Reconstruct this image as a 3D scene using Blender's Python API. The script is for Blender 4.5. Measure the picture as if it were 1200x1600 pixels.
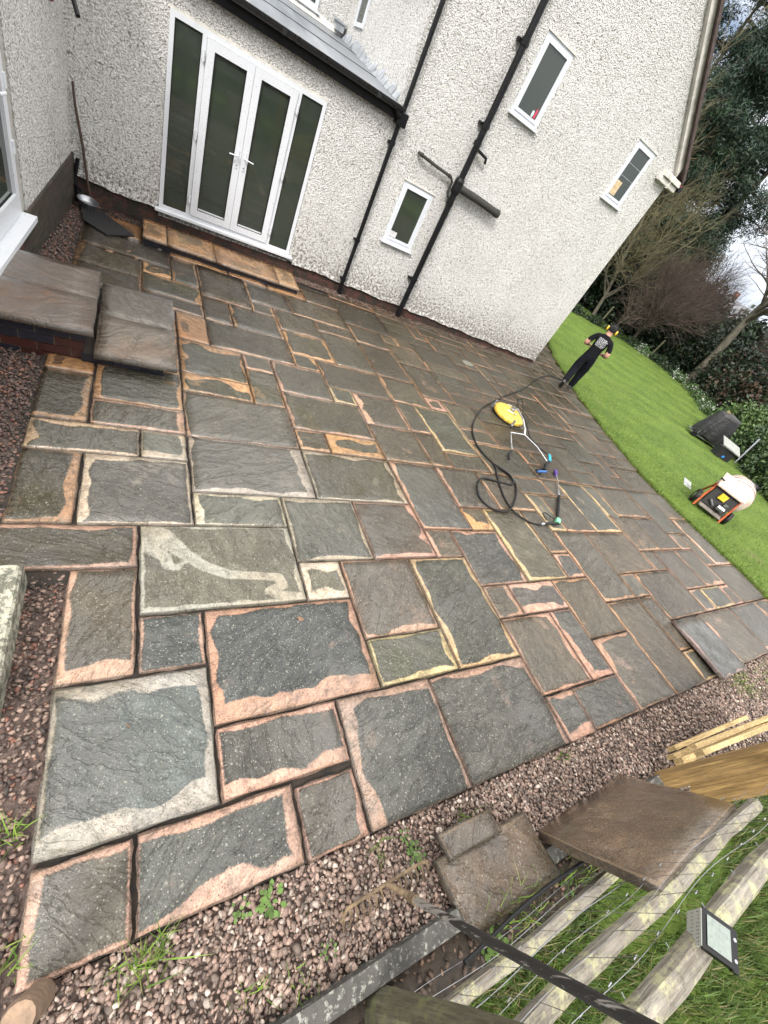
import bpy, bmesh, math, random
import numpy as np
from mathutils import Vector, Matrix, Quaternion
R = math.radians
for o in list(bpy.data.objects): bpy.data.objects.remove(o)
scene = bpy.context.scene
COL = scene.collection
# ------------------------------------------------------------------ camera
CY, CZ = -8.1156, 2.4584
yaw, pit, rol = 0.766954, 0.700837, 0.587122
fw = Vector((math.sin(yaw)*math.cos(pit), math.cos(yaw)*math.cos(pit), -math.sin(pit)))
rt = Vector((math.cos(yaw), -math.sin(yaw), 0)); up = rt.cross(fw)
rt2 = rt*math.cos(rol) + up*math.sin(rol); up2 = -rt*math.sin(rol) + up*math.cos(rol)
cd = bpy.data.cameras.new('camera'); cam = bpy.data.objects.new('camera', cd); COL.objects.link(cam)
M = Matrix((rt2, up2, -fw)).transposed().to_4x4(); M.translation = Vector((0, CY, CZ)); cam.matrix_world = M
cd.sensor_fit = 'VERTICAL'; cd.sensor_height = 24.0; cd.lens = 635.01/1600*24.0
cd.clip_start = 0.05; cd.clip_end = 2000
scene.camera = cam
# ------------------------------------------------------------------ world, sun, exposure
SUN_EL, SUN_AZ = 46, 226       # azimuth clockwise from +Y
w = bpy.data.worlds.new('World'); scene.world = w; w.use_nodes = True
nt = w.node_tree; nt.nodes.clear()
wo = nt.nodes.new('ShaderNodeOutputWorld'); bg = nt.nodes.new('ShaderNodeBackground')
sky = nt.nodes.new('ShaderNodeTexSky'); sky.sky_type = 'NISHITA'; sky.sun_disc = False
sky.sun_elevation = R(SUN_EL); sky.sun_rotation = R(SUN_AZ); sky.air_density = 1.0; sky.dust_density = 4.0; sky.ozone_density = 1.5
tc = nt.nodes.new('ShaderNodeTexCoord')
mp = nt.nodes.new('ShaderNodeMapping'); mp.inputs['Scale'].default_value = (1, 1, 3.0)
cn = nt.nodes.new('ShaderNodeTexNoise'); cn.inputs['Scale'].default_value = 2.2; cn.inputs['Detail'].default_value = 6
cr = nt.nodes.new('ShaderNodeValToRGB'); cr.color_ramp.elements[0].position = .26; cr.color_ramp.elements[1].position = .46
mx = nt.nodes.new('ShaderNodeMix'); mx.data_type = 'RGBA'
mx.inputs['B'].default_value = (12.5, 12.4, 12.3, 1)
nt.links.new(tc.outputs['Generated'], mp.inputs[0]); nt.links.new(mp.outputs[0], cn.inputs['Vector'])
nt.links.new(cn.outputs['Fac'], cr.inputs[0]); nt.links.new(cr.outputs[0], mx.inputs['Factor'])
nt.links.new(sky.outputs[0], mx.inputs['A'])
sz = nt.nodes.new('ShaderNodeSeparateXYZ'); nt.links.new(tc.outputs['Generated'], sz.inputs[0])
gr = nt.nodes.new('ShaderNodeValToRGB'); gr.color_ramp.elements[0].position = 0.0; gr.color_ramp.elements[0].color = (.30, .34, .40, 1); gr.color_ramp.elements[1].position = .75; gr.color_ramp.elements[1].color = (1.25, 1.22, 1.19, 1)
nt.links.new(sz.outputs[2], gr.inputs[0]); mu = nt.nodes.new('ShaderNodeMix'); mu.data_type = 'RGBA'; mu.blend_type = 'MULTIPLY'; mu.inputs['Factor'].default_value = 1
nt.links.new(mx.outputs['Result'], mu.inputs['A']); nt.links.new(gr.outputs[0], mu.inputs['B']); nt.links.new(mu.outputs['Result'], bg.inputs[0])
bg.inputs[1].default_value = 0.13
nt.links.new(bg.outputs[0], wo.inputs[0])
sd = bpy.data.lights.new('sun', 'SUN'); sd.energy = 2.0; sd.angle = R(14); sd.color = (1, .965, .92)
so = bpy.data.objects.new('sun', sd); COL.objects.link(so)
sdir = Vector((math.sin(R(SUN_AZ))*math.cos(R(SUN_EL)), math.cos(R(SUN_AZ))*math.cos(R(SUN_EL)), math.sin(R(SUN_EL))))
so.rotation_euler = sdir.to_track_quat('Z', 'Y').to_euler()
scene.view_settings.view_transform = 'Standard'; scene.view_settings.look = 'None'
scene.view_settings.gamma = 1; scene.view_settings.exposure = 0.80
scene.render.engine = 'CYCLES'
scene.render.resolution_x = 768; scene.render.resolution_y = 1024

# ------------------------------------------------------------------ helpers
PA, PB, PM, PX0, PY0 = -0.014980, -0.051802, 0.339142, 0.052049, -6.190743
def pz(x, y): return PA*x + PB*(y-PY0)            # the paved plane falls gently towards the house
def lz(x, y):                                      # lawn level
    v = pz(x, y); f = -0.60
    return f + math.log1p(math.exp(max(-30, min(30, (v-f)/.05))))*.05
rnd = random.Random(7)
NR = np.random.RandomState(11)

def tag(o, label=None, cat=None, group=None, kind=None):
    if label: o['label'] = label
    if cat: o['category'] = cat
    if group: o['group'] = group
    if kind: o['kind'] = kind
    return o
def thing(name, loc=(0, 0, 0), rz=0, label=None, cat=None, group=None):
    o = bpy.data.objects.new(name, None); o.empty_display_size = .1; COL.objects.link(o)
    o.location = loc; o.rotation_euler = (0, 0, rz)
    return tag(o, label, cat, group)
def link(name, me, mats=(), parent=None, loc=None, smooth=False):
    o = bpy.data.objects.new(name, me); COL.objects.link(o)
    if not isinstance(mats, (list, tuple)): mats = [mats]
    for m_ in mats: me.materials.append(m_)
    if parent: o.parent = parent
    if loc: o.location = loc
    if smooth: me.polygons.foreach_set('use_smooth', [True]*len(me.polygons))
    return o
class MB:
    """collects simple solids into one mesh"""
    def __init__(s): s.v = []; s.f = []; s.m = []
    def add(s, vs, fs, mi=0):
        b = len(s.v); s.v += [tuple(v) for v in vs]; s.f += [tuple(b+i for i in f) for f in fs]; s.m += [mi]*len(fs); return s
    def box(s, a, b, mi=0, T=None, bev=0):
        x0, y0, z0 = a; x1, y1, z1 = b
        if bev:
            e = bev
            vs = []
            for z, k in ((z0, e), (z0+e, 0), (z1-e, 0), (z1, e)):
                vs += [(x0+k, y0+k, z), (x1-k, y0+k, z), (x1-k, y1-k, z), (x0+k, y1-k, z)]
            fs = [(3, 2, 1, 0), (12, 13, 14, 15)]
            for l in range(3):
                for i in range(4): fs.append((l*4+i, l*4+(i+1) % 4, l*4+4+(i+1) % 4, l*4+4+i))
        else:
            vs = [(x0, y0, z0), (x1, y0, z0), (x1, y1, z0), (x0, y1, z0), (x0, y0, z1), (x1, y0, z1), (x1, y1, z1), (x0, y1, z1)]
            fs = [(3, 2, 1, 0), (4, 5, 6, 7), (0, 1, 5, 4), (1, 2, 6, 5), (2, 3, 7, 6), (3, 0, 4, 7)]
        if T: vs = [T @ Vector(v) for v in vs]
        return s.add(vs, fs, mi)
    def hexa(s, v8, mi=0):
        return s.add(v8, [(3, 2, 1, 0), (4, 5, 6, 7), (0, 1, 5, 4), (1, 2, 6, 5), (2, 3, 7, 6), (3, 0, 4, 7)], mi)
    def tube(s, pts, r, n=8, mi=0, cap=True):
        pts = [Vector(p) for p in pts]
        if not isinstance(r, (list, tuple)): r = [r]*len(pts)
        b = len(s.v); u = None
        for i, p in enumerate(pts):
            t = (pts[min(i+1, len(pts)-1)]-pts[max(i-1, 0)]).normalized()
            if u is None: u = t.orthogonal().normalized()
            u = (u - t*u.dot(t)).normalized(); v = t.cross(u)
            for k in range(n):
                a = 2*math.pi*k/n; s.v.append(tuple(p+(u*math.cos(a)+v*math.sin(a))*r[i]))
        for i in range(len(pts)-1):
            for k in range(n):
                s.f.append((b+i*n+k, b+i*n+(k+1) % n, b+(i+1)*n+(k+1) % n, b+(i+1)*n+k)); s.m.append(mi)
        if cap:
            s.f.append(tuple(b+k for k in range(n))[::-1]); s.m.append(mi)
            e = b+(len(pts)-1)*n; s.f.append(tuple(e+k for k in range(n))); s.m.append(mi)
        return s
    def lathe(s, prof, n=24, mi=0, T=None):
        b = len(s.v)
        for (r, z) in prof:
            for k in range(n):
                a = 2*math.pi*k/n; v = Vector((r*math.cos(a), r*math.sin(a), z)); s.v.append(tuple(T @ v if T else v))
        for i in range(len(prof)-1):
            for k in range(n):
                s.f.append((b+i*n+k, b+i*n+(k+1) % n, b+(i+1)*n+(k+1) % n, b+(i+1)*n+k)); s.m.append(mi)
        s.f.append(tuple(b+k for k in range(n))[::-1]); s.m.append(mi)
        e = b+(len(prof)-1)*n; s.f.append(tuple(e+k for k in range(n))); s.m.append(mi)
        return s
    def build(s, name, mats, parent=None, smooth=False, loc=None):
        me = bpy.data.meshes.new(name); me.from_pydata(s.v, [], s.f); me.validate()
        if isinstance(mats, (list, tuple)) and len(mats) > 1 and len(s.m) == len(me.polygons):
            me.polygons.foreach_set('material_index', s.m)
        return link(name, me, mats, parent, loc, smooth)
def npmesh(name, V, F, mats, parent=None, attrs=None, smooth=False, mi=None):
    V = np.asarray(V, dtype=np.float32); F = np.asarray(F, dtype=np.int32); k = F.shape[1]
    me = bpy.data.meshes.new(name); me.vertices.add(len(V)); me.vertices.foreach_set('co', V.ravel())
    me.loops.add(F.size); me.loops.foreach_set('vertex_index', F.ravel())
    me.polygons.add(len(F)); me.polygons.foreach_set('loop_start', np.arange(0, F.size, k, dtype=np.int32))
    me.update(calc_edges=True)
    if attrs:
        for nm, (ty, dom, arr) in attrs.items():
            a = me.attributes.new(nm, ty, dom)
            a.data.foreach_set('color' if 'COLOR' in ty else ('vector' if ty == 'FLOAT_VECTOR' else 'value'), np.asarray(arr, dtype=np.float32).ravel())
    if mi is not None: me.polygons.foreach_set('material_index', np.asarray(mi, dtype=np.int32))
    return link(name, me, mats, parent, smooth=smooth)
def rotmats(n, rs, full=True):
    q = rs.normal(size=(n, 4)); q /= np.linalg.norm(q, axis=1)[:, None]
    w_, x, y, z = q.T
    return np.stack([1-2*(y*y+z*z), 2*(x*y-z*w_), 2*(x*z+y*w_), 2*(x*y+z*w_), 1-2*(x*x+z*z), 2*(y*z-x*w_), 2*(x*z-y*w_), 2*(y*z+x*w_), 1-2*(x*x+y*y)], 1).reshape(n, 3, 3)

# ------------------------------------------------------------------ materials
class NT:
    def __init__(s, name):
        s.mat = bpy.data.materials.new(name); s.mat.use_nodes = True; s.t = s.mat.node_tree
        s.b = s.t.nodes['Principled BSDF']; s.out = s.t.nodes['Material Output']
    def n(s, ty, **kw):
        nd = s.t.nodes.new('ShaderNode'+ty)
        for k, v in kw.items():
            if k in nd.inputs.keys(): s.set(nd.inputs[k], v)
            else: setattr(nd, k, v)
        return nd
    def set(s, inp, v):
        if isinstance(v, bpy.types.NodeSocket): s.t.links.new(v, inp)
        elif isinstance(v, (tuple, list)) and len(v) == 3 and inp.type == 'RGBA': inp.default_value = (*v, 1)
        else: inp.default_value = v
    def math(s, op, a, b=0.0, c=0.0, clamp=False):
        nd = s.t.nodes.new('ShaderNodeMath'); nd.operation = op; nd.use_clamp = clamp
        for i, v in enumerate((a, b, c)): s.set(nd.inputs[i], v)
        return nd.outputs[0]
    def mix(s, f, a, b, blend='MIX'):
        nd = s.t.nodes.new('ShaderNodeMix'); nd.data_type = 'RGBA'; nd.blend_type = blend
        s.set(nd.inputs['Factor'], f); s.set(nd.inputs['A'], a); s.set(nd.inputs['B'], b); return nd.outputs['Result']
    def coord(s, kind='Object', scale=(1, 1, 1), rot=(0, 0, 0)):
        c = s.t.nodes.new('ShaderNodeTexCoord').outputs[kind]
        m_ = s.t.nodes.new('ShaderNodeMapping'); s.t.links.new(c, m_.inputs[0]); m_.inputs['Scale'].default_value = scale; m_.inputs['Rotation'].default_value = rot
        return m_.outputs[0]
    def noise(s, v, scale, detail=4, rough=.55, dist=0.0):
        nd = s.t.nodes.new('ShaderNodeTexNoise'); s.t.links.new(v, nd.inputs['Vector'])
        nd.inputs['Scale'].default_value = scale; nd.inputs['Detail'].default_value = detail; nd.inputs['Roughness'].default_value = rough; nd.inputs['Distortion'].default_value = dist
        return nd.outputs['Fac']
    def voro(s, v, scale, feature='F1', out='Distance', rand=1.0):
        nd = s.t.nodes.new('ShaderNodeTexVoronoi'); nd.feature = feature; s.t.links.new(v, nd.inputs['Vector']); nd.inputs['Scale'].default_value = scale; nd.inputs['Randomness'].default_value = rand
        return nd.outputs[out]
    def ramp(s, f, stops):
        nd = s.t.nodes.new('ShaderNodeValToRGB'); s.t.links.new(f, nd.inputs[0]); cr_ = nd.color_ramp
        while len(cr_.elements) < len(stops): cr_.elements.new(.5)
        for e, (p_, c) in zip(cr_.elements, stops):
            e.position = p_; e.color = (*c, 1) if isinstance(c, (tuple, list)) else (c, c, c, 1)
        return nd.outputs[0]
    def mr(s, f, a, b, c=0., d=1.):
        nd = s.t.nodes.new('ShaderNodeMapRange'); s.set(nd.inputs[0], f)
        for i, v in enumerate((a, b, c, d)): nd.inputs[i+1].default_value = v
        return nd.outputs[0]
    def attr(s, name):
        nd = s.t.nodes.new('ShaderNodeAttribute'); nd.attribute_name = name; return nd
    def bump(s, h, dist=.01, strength=1.0, prev=None):
        nd = s.t.nodes.new('ShaderNodeBump'); s.set(nd.inputs['Height'], h); nd.inputs['Distance'].default_value = dist; nd.inputs['Strength'].default_value = strength
        if prev is not None: s.t.links.new(prev, nd.inputs['Normal'])
        return nd.outputs[0]
    def fin(s, col=None, rough=None, nrm=None, **kw):
        if col is not None: s.set(s.b.inputs['Base Color'], col)
        if rough is not None: s.set(s.b.inputs['Roughness'], rough)
        if nrm is not None: s.t.links.new(nrm, s.b.inputs['Normal'])
        for k, v in kw.items(): s.set(s.b.inputs[k.replace('_', ' ')], v)
        return s.mat
def simple(name, col, rough=.5, var=.25, scale=12, bump=0.0, bscale=60, metal=0.0, stretch=(1, 1, 1), **kw):
    t = NT(name); c = t.coord('Object', stretch); n1 = t.noise(c, scale, 5)
    k = t.mr(n1, .3, .7, 1-var, 1+var)
    colr = t.mix(1.0, col, k, 'MULTIPLY')
    nrm = t.bump(t.noise(c, bscale, 4), .01, bump) if bump else None
    return t.fin(colr, t.mr(n1, .3, .7, max(0.02, rough-.08), min(1, rough+.1)), nrm, Metallic=metal, **kw)

# roughcast (pebble-dash) wall
def roughcast():
    t = NT('roughcast'); c = t.coord('Object')
    wv = t.n('VectorMath', operation='MULTIPLY_ADD'); 
    nz = t.t.nodes.new('ShaderNodeTexNoise'); nz.inputs['Scale'].default_value = 14; nz.inputs['Detail'].default_value = 2; t.t.links.new(c, nz.inputs['Vector'])
    t.t.links.new(nz.outputs['Color'], wv.inputs[0]); wv.inputs[1].default_value = (.05, .05, .05); t.t.links.new(c, wv.inputs[2])
    cc = wv.outputs[0]
    v1 = t.voro(cc, 58, 'SMOOTH_F1'); v2 = t.noise(cc, 75, 3, .65); v3 = t.noise(c, 9, 3)
    h = t.math('ADD', t.math('MULTIPLY', t.math('SUBTRACT', 1.0, v1), .9), t.math('MULTIPLY', v2, 1.0))
    h = t.math('ADD', h, t.math('MULTIPLY', v3, .6))
    n = t.bump(h, .030, 1.0)
    # relief shade painted into the hollows together with dirt, more of it in patches
    big = t.noise(c, 1.7, 5, .65); patch = t.mr(big, .50, .72, 0, 1)
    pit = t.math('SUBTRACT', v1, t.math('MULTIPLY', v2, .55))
    pit_shade = t.mr(pit, .06, .30, 0, 1)
    dirt = t.math('MULTIPLY', pit_shade, t.math('ADD', .58, t.math('MULTIPLY', patch, .42)), clamp=True)
    spots = t.mr(t.math('ADD', t.noise(c, 30, 4, .75), t.math('MULTIPLY', patch, .14)), .66, .76, 0, 1)
    sep = t.n('SeparateXYZ'); t.t.links.new(c, sep.inputs[0])
    low = t.mr(sep.outputs['Z'], 1.0, -.35, 0, .22); streak = t.mr(t.noise(t.coord('Object', (5, 5, .35)), 2.0, 5, .7), .56, .70, 0, .34)
    splash = t.mr(t.math('ADD', t.noise(c, 22, 5, .7), low), .62, .74, 0, .85)
    base = t.mix(t.mr(t.noise(c, 1.1, 4), .3, .7, 0, 1), (.88, .875, .85), (.79, .785, .76))
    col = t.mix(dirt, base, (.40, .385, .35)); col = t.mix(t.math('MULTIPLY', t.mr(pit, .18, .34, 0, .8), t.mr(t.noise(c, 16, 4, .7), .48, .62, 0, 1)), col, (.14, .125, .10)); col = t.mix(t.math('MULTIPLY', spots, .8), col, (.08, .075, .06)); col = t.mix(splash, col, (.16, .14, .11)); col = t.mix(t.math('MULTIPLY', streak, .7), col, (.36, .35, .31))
    return t.fin(col, .85, n)
def slabmat():
    t = NT('riven_sandstone'); c = t.coord('Object')
    a = t.attr('suv'); s1 = t.n('SeparateXYZ'); t.t.links.new(a.outputs['Vector'], s1.inputs[0]); u, v, seed = s1.outputs
    a = t.attr('ssz'); s2 = t.n('SeparateXYZ'); t.t.links.new(a.outputs['Vector'], s2.inputs[0]); W_, H_, far = s2.outputs
    a = t.attr('sbw'); s3 = t.n('SeparateColor'); t.t.links.new(a.outputs['Color'], s3.inputs[0]); bl, br, bb = s3.outputs; bt = a.outputs['Alpha']
    ec = t.attr('sec').outputs['Color']; mc = t.attr('smc').outputs['Color']; cl = t.attr('scl').outputs['Fac']
    # offset the texture by the seed so no two slabs share a pattern
    off = t.n('CombineXYZ'); t.set(off.inputs[0], t.math('MULTIPLY', seed, 13.7)); t.set(off.inputs[1], t.math('MULTIPLY', seed, 7.3)); t.set(off.inputs[2], t.math('MULTIPLY', seed, 3.1))
    ad = t.n('VectorMath', operation='ADD'); t.t.links.new(c, ad.inputs[0]); t.t.links.new(off.outputs[0], ad.inputs[1]); p = ad.outputs[0]
    k = t.mr(t.math('ADD', t.math('MULTIPLY', t.noise(p, 3.8, 1.3, .45), .8), t.math('MULTIPLY', t.noise(c, 1.6, 3), .25)), .36, .72, .14, 1.7)
    k2 = t.mr(t.noise(p, 60, 3, .6), .3, .7, -.004, .004)
    def dd(x, b): return t.math('SUBTRACT', x, t.math('MULTIPLY', b, k))
    d = t.math('MINIMUM', t.math('MINIMUM', dd(u, bl), dd(t.math('SUBTRACT', W_, u), br)), t.math('MINIMUM', dd(v, bb), dd(t.math('SUBTRACT', H_, v), bt)))
    d = t.math('ADD', d, k2)
    mask = t.mr(d, 0.0, .009, 1, 0)
    mask = t.math('MAXIMUM', mask, t.mr(cl, .35, .5, 0, 1))
    # riven laminations
    ro = t.n('VectorRotate', rotation_type='Z_AXIS'); t.t.links.new(p, ro.inputs['Vector']); t.set(ro.inputs['Angle'], t.math('MULTIPLY', seed, 6.0))
    st = t.n('VectorMath', operation='MULTIPLY'); t.t.links.new(ro.outputs[0], st.inputs[0]); st.inputs[1].default_value = (2.6, 7, 1)
    riv = t.noise(st.outputs[0], 1.6, 7, .62, .8); riv2 = t.noise(p, 3.2, 6, .6, .6); fine = t.noise(p, 130, 4, .7); med = t.noise(p, 22, 5, .65)
    ledge = t.mr(riv, .47, .5, 0, 1); ledge2 = t.mr(riv2, .52, .545, 0, 1)
    h = t.math('ADD', t.math('MULTIPLY', riv, .6), t.math('MULTIPLY', ledge, .09)); h = t.math('ADD', h, t.math('MULTIPLY', ledge2, .10))
    h = t.math('ADD', h, t.math('MULTIPLY', med, .28)); h = t.math('ADD', h, t.math('MULTIPLY', fine, .16))
    h = t.math('SUBTRACT', h, t.math('MULTIPLY', mask, .10))
    wsep = t.n('SeparateXYZ'); t.t.links.new(c, wsep.inputs[0]); wetp = t.mr(t.math('ADD', t.math('ADD', t.noise(c, .75, 4, .6), t.math('MULTIPLY', t.noise(c, 7, 5, .65), .22)), t.mr(wsep.outputs[1], -6.9, -5.4, -.03, .075)), .56, .66, 0, 1); gloss = t.math('MULTIPLY', wetp, t.mr(t.math('ADD', wsep.outputs[0], t.math('MULTIPLY', t.noise(c, 1.2, 3), 2.0)), 2.6, 4.6, 1, .12))
    nrm = t.bump(h, .023, 1.0)
    # colours
    m1 = t.mix(1.0, mc, t.mr(riv, .3, .7, .75, 1.28), 'MULTIPLY'); m1 = t.mix(1.0, m1, t.mr(fine, .3, .7, .5, 1.5), 'MULTIPLY'); m1 = t.mix(1.0, m1, t.mr(t.noise(p, 1.7, 5, .65), .3, .7, .66, 1.2), 'MULTIPLY')
    m1 = t.mix(t.mr(med, .52, .74, 0, .35), m1, (.155, .15, .12))
    rub = t.mr(t.noise(p, 2.6, 4, .7), .61, .70, 0, .32); m1 = t.mix(rub, m1, ec)
    vr = t.n('TexVoronoi', feature='F1'); t.t.links.new(p, vr.inputs['Vector']); vr.inputs['Scale'].default_value = 34
    vc = t.n('SeparateColor'); t.t.links.new(vr.outputs['Color'], vc.inputs[0])
    sp = t.math('MULTIPLY', t.mr(vr.outputs['Distance'], t_(.16), .26, 1, 0), t.mr(vc.outputs[0], .74, .8, 0, 1))
    vr2 = t.n('TexVoronoi', feature='F1'); t.t.links.new(p, vr2.inputs['Vector']); vr2.inputs['Scale'].default_value = 120
    vc2 = t.n('SeparateColor'); t.t.links.new(vr2.outputs['Color'], vc2.inputs[0])
    sp2 = t.math('MULTIPLY', t.mr(vr2.outputs['Distance'], .25, .4, 1, 0), t.mr(vc2.outputs[1], .80, .84, 0, 1))
    sp3 = t.math('MULTIPLY', t.mr(vr2.outputs['Distance'], .25, .45, 1, 0), t.mr(vc2.outputs[0], .86, .9, 0, 1))
    m1 = t.mix(t.math('MULTIPLY', sp, .42), m1, (.34, .34, .29)); m1 = t.mix(t.math('MULTIPLY', sp2, .6), m1, (.38, .37, .32))
    e1 = t.mix(1.0, ec, t.mr(fine, .3, .7, .66, 1.28), 'MULTIPLY'); e1 = t.mix(1.0, e1, t.mr(med, .3, .7, .78, 1.18), 'MULTIPLY')
    eb = t.mr(t.noise(c, 1.1, 3), .4, .6, 0, .5); e1 = t.mix(eb, e1, t.mix(1.0, e1, (1.08, .90, .72), 'MULTIPLY')); col = t.mix(t.math('MULTIPLY', mask, t.mr(t.noise(p, 11, 5, .7), .36, .52, .55, 1)), m1, e1); col = t.mix(t.math('MULTIPLY', t.math('MULTIPLY', gloss, t.math('SUBTRACT', 1.0, mask)), .35), col, (.03, .028, .022)); col = t.mix(t.math('MULTIPLY', wetp, .6), col, t.mix(1.0, col, (.60, .565, .44), 'MULTIPLY')); t.set(t.b.inputs['Coat Weight'], gloss); t.set(t.b.inputs['Coat Roughness'], .05); t.set(t.b.inputs['Coat IOR'], 1.6); t.t.links.new(t.bump(h, .016, 1.0), t.b.inputs['Coat Normal']); col = t.mix(t.math('MULTIPLY', sp3, .8), col, (.05, .045, .035))
    # thin dark cracks and a dirty rim along each side
    rim = t.math('MINIMUM', t.math('MINIMUM', u, t.math('SUBTRACT', W_, u)), t.math('MINIMUM', v, t.math('SUBTRACT', H_, v)))
    col = t.mix(t.mr(t.math('SUBTRACT', rim, t.math('MULTIPLY', med, .012)), -.002, .003, .7, 0), col, (.03, .026, .02))
    wet = t.noise(c, .9, 3, .5); r0 = t.mr(t.math('ADD', t.math('MULTIPLY', wet, .7), t.math('MULTIPLY', med, .3)), .38, .62, .13, .40)
    rough = t.math('SUBTRACT', t.math('ADD', r0, t.math('MULTIPLY', mask, .10)), t.math('MULTIPLY', wetp, .12)); rough = t.math('MAXIMUM', rough, .07); rough = t.math('ADD', rough, t.mr(wsep.outputs[0], 1.5, 4.5, 0, .16))
    return t.fin(col, rough, nrm, Specular_IOR_Level=.34)
def t_(x): return x
def wood(name, c1, c2, lichen=None, scale=1.0, axis=0, rough=.75):
    t = NT(name); sc = [18, 18, 18]; sc[axis] = 1.2; c = t.coord('Object', tuple(sc)); o = t.coord('Object')
    g = t.noise(c, 1.6*scale, 6, .7, .6); col = t.mix(t.mr(g, .3, .7), c1, c2)
    f = t.noise(c, 7, 3, .7); col = t.mix(1.0, col, t.mr(f, .3, .7, .6, 1.35), 'MULTIPLY')
    if lichen:
        l = t.mr(t.noise(o, 9, 6, .75), .5, .6, 0, .9); col = t.mix(l, col, lichen)
        l2 = t.mr(t.noise(o, 26, 5, .75), .58, .66, 0, .7); col = t.mix(l2, col, (.07, .065, .05))
    return t.fin(col, rough, t.bump(t.math('ADD', g, t.math('MULTIPLY', f, .4)), .010, 1.0))
def colattr(name, rough=.6, spec=.4, trans=0.0, bump=0):
    t = NT(name); c = t.attr('col').outputs['Color']
    if bump:
        o = t.coord('Object'); n_ = t.noise(o, bump, 4, .7); c = t.mix(1.0, c, t.mr(n_, .3, .7, .55, 1.5), 'MULTIPLY'); nr = t.bump(n_, .006, .8)
    else: nr = None
    m_ = t.fin(c, rough, nr, Specular_IOR_Level=spec)
    return m_
M_ = {}
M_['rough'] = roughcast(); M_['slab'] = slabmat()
M_['upvc'] = simple('white_upvc', (.62, .65, .69), .28, .04, 5)
def dirty_upvc():
    t = NT('splashed_white_upvc'); c = t.coord('Object'); s = t.mr(t.noise(c, 75, 3, .7), .63, .68, 0, .8)
    b_ = t.mr(t.noise(c, 3, 4), .3, .8, 0, .12); col = t.mix(b_, (.63, .655, .69), (.42, .41, .38)); return t.fin(t.mix(s, col, (.12, .10, .08)), .35)
M_['upvcd'] = dirty_upvc()
def brickm(name, c1, c2, mo, sc=1.0, dark=0.4, rough=.8):
    t = NT(name); c = t.coord('Object', (1, 1, 1)); 
    s = t.n('SeparateXYZ'); t.t.links.new(c, s.inputs[0]); cb = t.n('CombineXYZ'); t.set(cb.inputs[0], t.math('ADD', s.outputs[0], s.outputs[1])); t.t.links.new(s.outputs[2], cb.inputs[1])
    b = t.n('TexBrick'); t.t.links.new(cb.outputs[0], b.inputs['Vector']); b.inputs['Scale'].default_value = 1.0
    b.inputs['Brick Width'].default_value = .225; b.inputs['Row Height'].default_value = .075; b.inputs['Mortar Size'].default_value = .006; b.inputs['Mortar Smooth'].default_value = .3
    t.set(b.inputs['Color1'], c1); t.set(b.inputs['Color2'], c2); t.set(b.inputs['Mortar'], mo)
    n = t.noise(c, 7, 6, .7); n2 = t.noise(c, 45, 4, .7)
    col = t.mix(t.mr(n, .42, .62, 0, dark*1.6), b.outputs['Color'], (.022, .02, .014)); col = t.mix(1.0, col, t.mr(n2, .3, .7, .6, 1.4), 'MULTIPLY')
    h = t.math('ADD', t.math('MULTIPLY', b.outputs['Fac'], -.8), t.math('MULTIPLY', n2, .6))
    return t.fin(col, rough, t.bump(t.math('ADD', h, t.math('MULTIPLY', n, 1.2)), .016, 1.0))
M_['plinth'] = brickm('grimy_red_plinth_brick', (.11, .036, .024), (.05, .022, .017), (.055, .048, .038), dark=.7)
M_['plinthd'] = brickm('mossy_black_plinth_brick', (.07, .045, .034), (.035, .034, .024), (.075, .075, .05), dark=.5, rough=.6)
def engbrick():
    t = NT('engineering_brick'); a = t.attr('col').outputs['Color']; c = t.coord('Object'); n = t.noise(c, 40, 4)
    return t.fin(t.mix(1.0, a, t.mr(n, .3, .7, .7, 1.3), 'MULTIPLY'), .45, t.bump(n, .003, .6))
M_['eng'] = engbrick()
def glass():
    t = NT('dark_window_glass'); c = t.coord('Object'); s = t.n('SeparateXYZ'); t.t.links.new(c, s.inputs[0]); return t.fin(t.mix(t.mr(t.noise(c, 1.0, 1), .3, .7), (.026, .036, .026), (.038, .045, .036)), .045, None, Specular_IOR_Level=.75)
M_['glass'] = glass()
M_['black'] = simple('black_painted_plastic', (.005, .005, .006), .40, .3, 8, .3, 30, Specular_IOR_Level=.3)
M_['gutter'] = simple('dark_metal_gutter', (.018, .019, .021), .30, .3, 6)
M_['lead'] = simple('weathered_lead', (.30, .32, .34), .5, .35, 8, .6, 18)
M_['roofm'] = simple('grey_roof_felt', (.17, .185, .205), .36, .25, 5, .4, 14, stretch=(1, .2, 1))
M_['tile'] = simple('brown_roof_tile', (.06, .04, .035), .7, .5, 9, 1, 12)
M_['castiron'] = simple('mossy_cast_iron', (.03, .03, .024), .8, .6, 25, 1, 50)
M_['soil'] = simple('dark_wet_soil', (.035, .026, .018), .85, .6, 9, 1.0, 35)
M_['bed'] = simple('joint_dirt', (.020, .015, .011), .9, .7, 12, 1.0, 60)
M_['cream'] = simple('cream_paint', (.62, .60, .55), .6, .25, 8, .5, 30)
M_['steel'] = simple('zinc_steel', (.33, .34, .36), .38, .25, 20, metal=.9)
M_['chrome'] = simple('polished_tube', (.62, .63, .65), .25, .1, 6, metal=.85)
M_['rubber'] = simple('black_rubber', (.007, .007, .008), .5, .4, 30, .4, 80, Specular_IOR_Level=.3)

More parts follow.
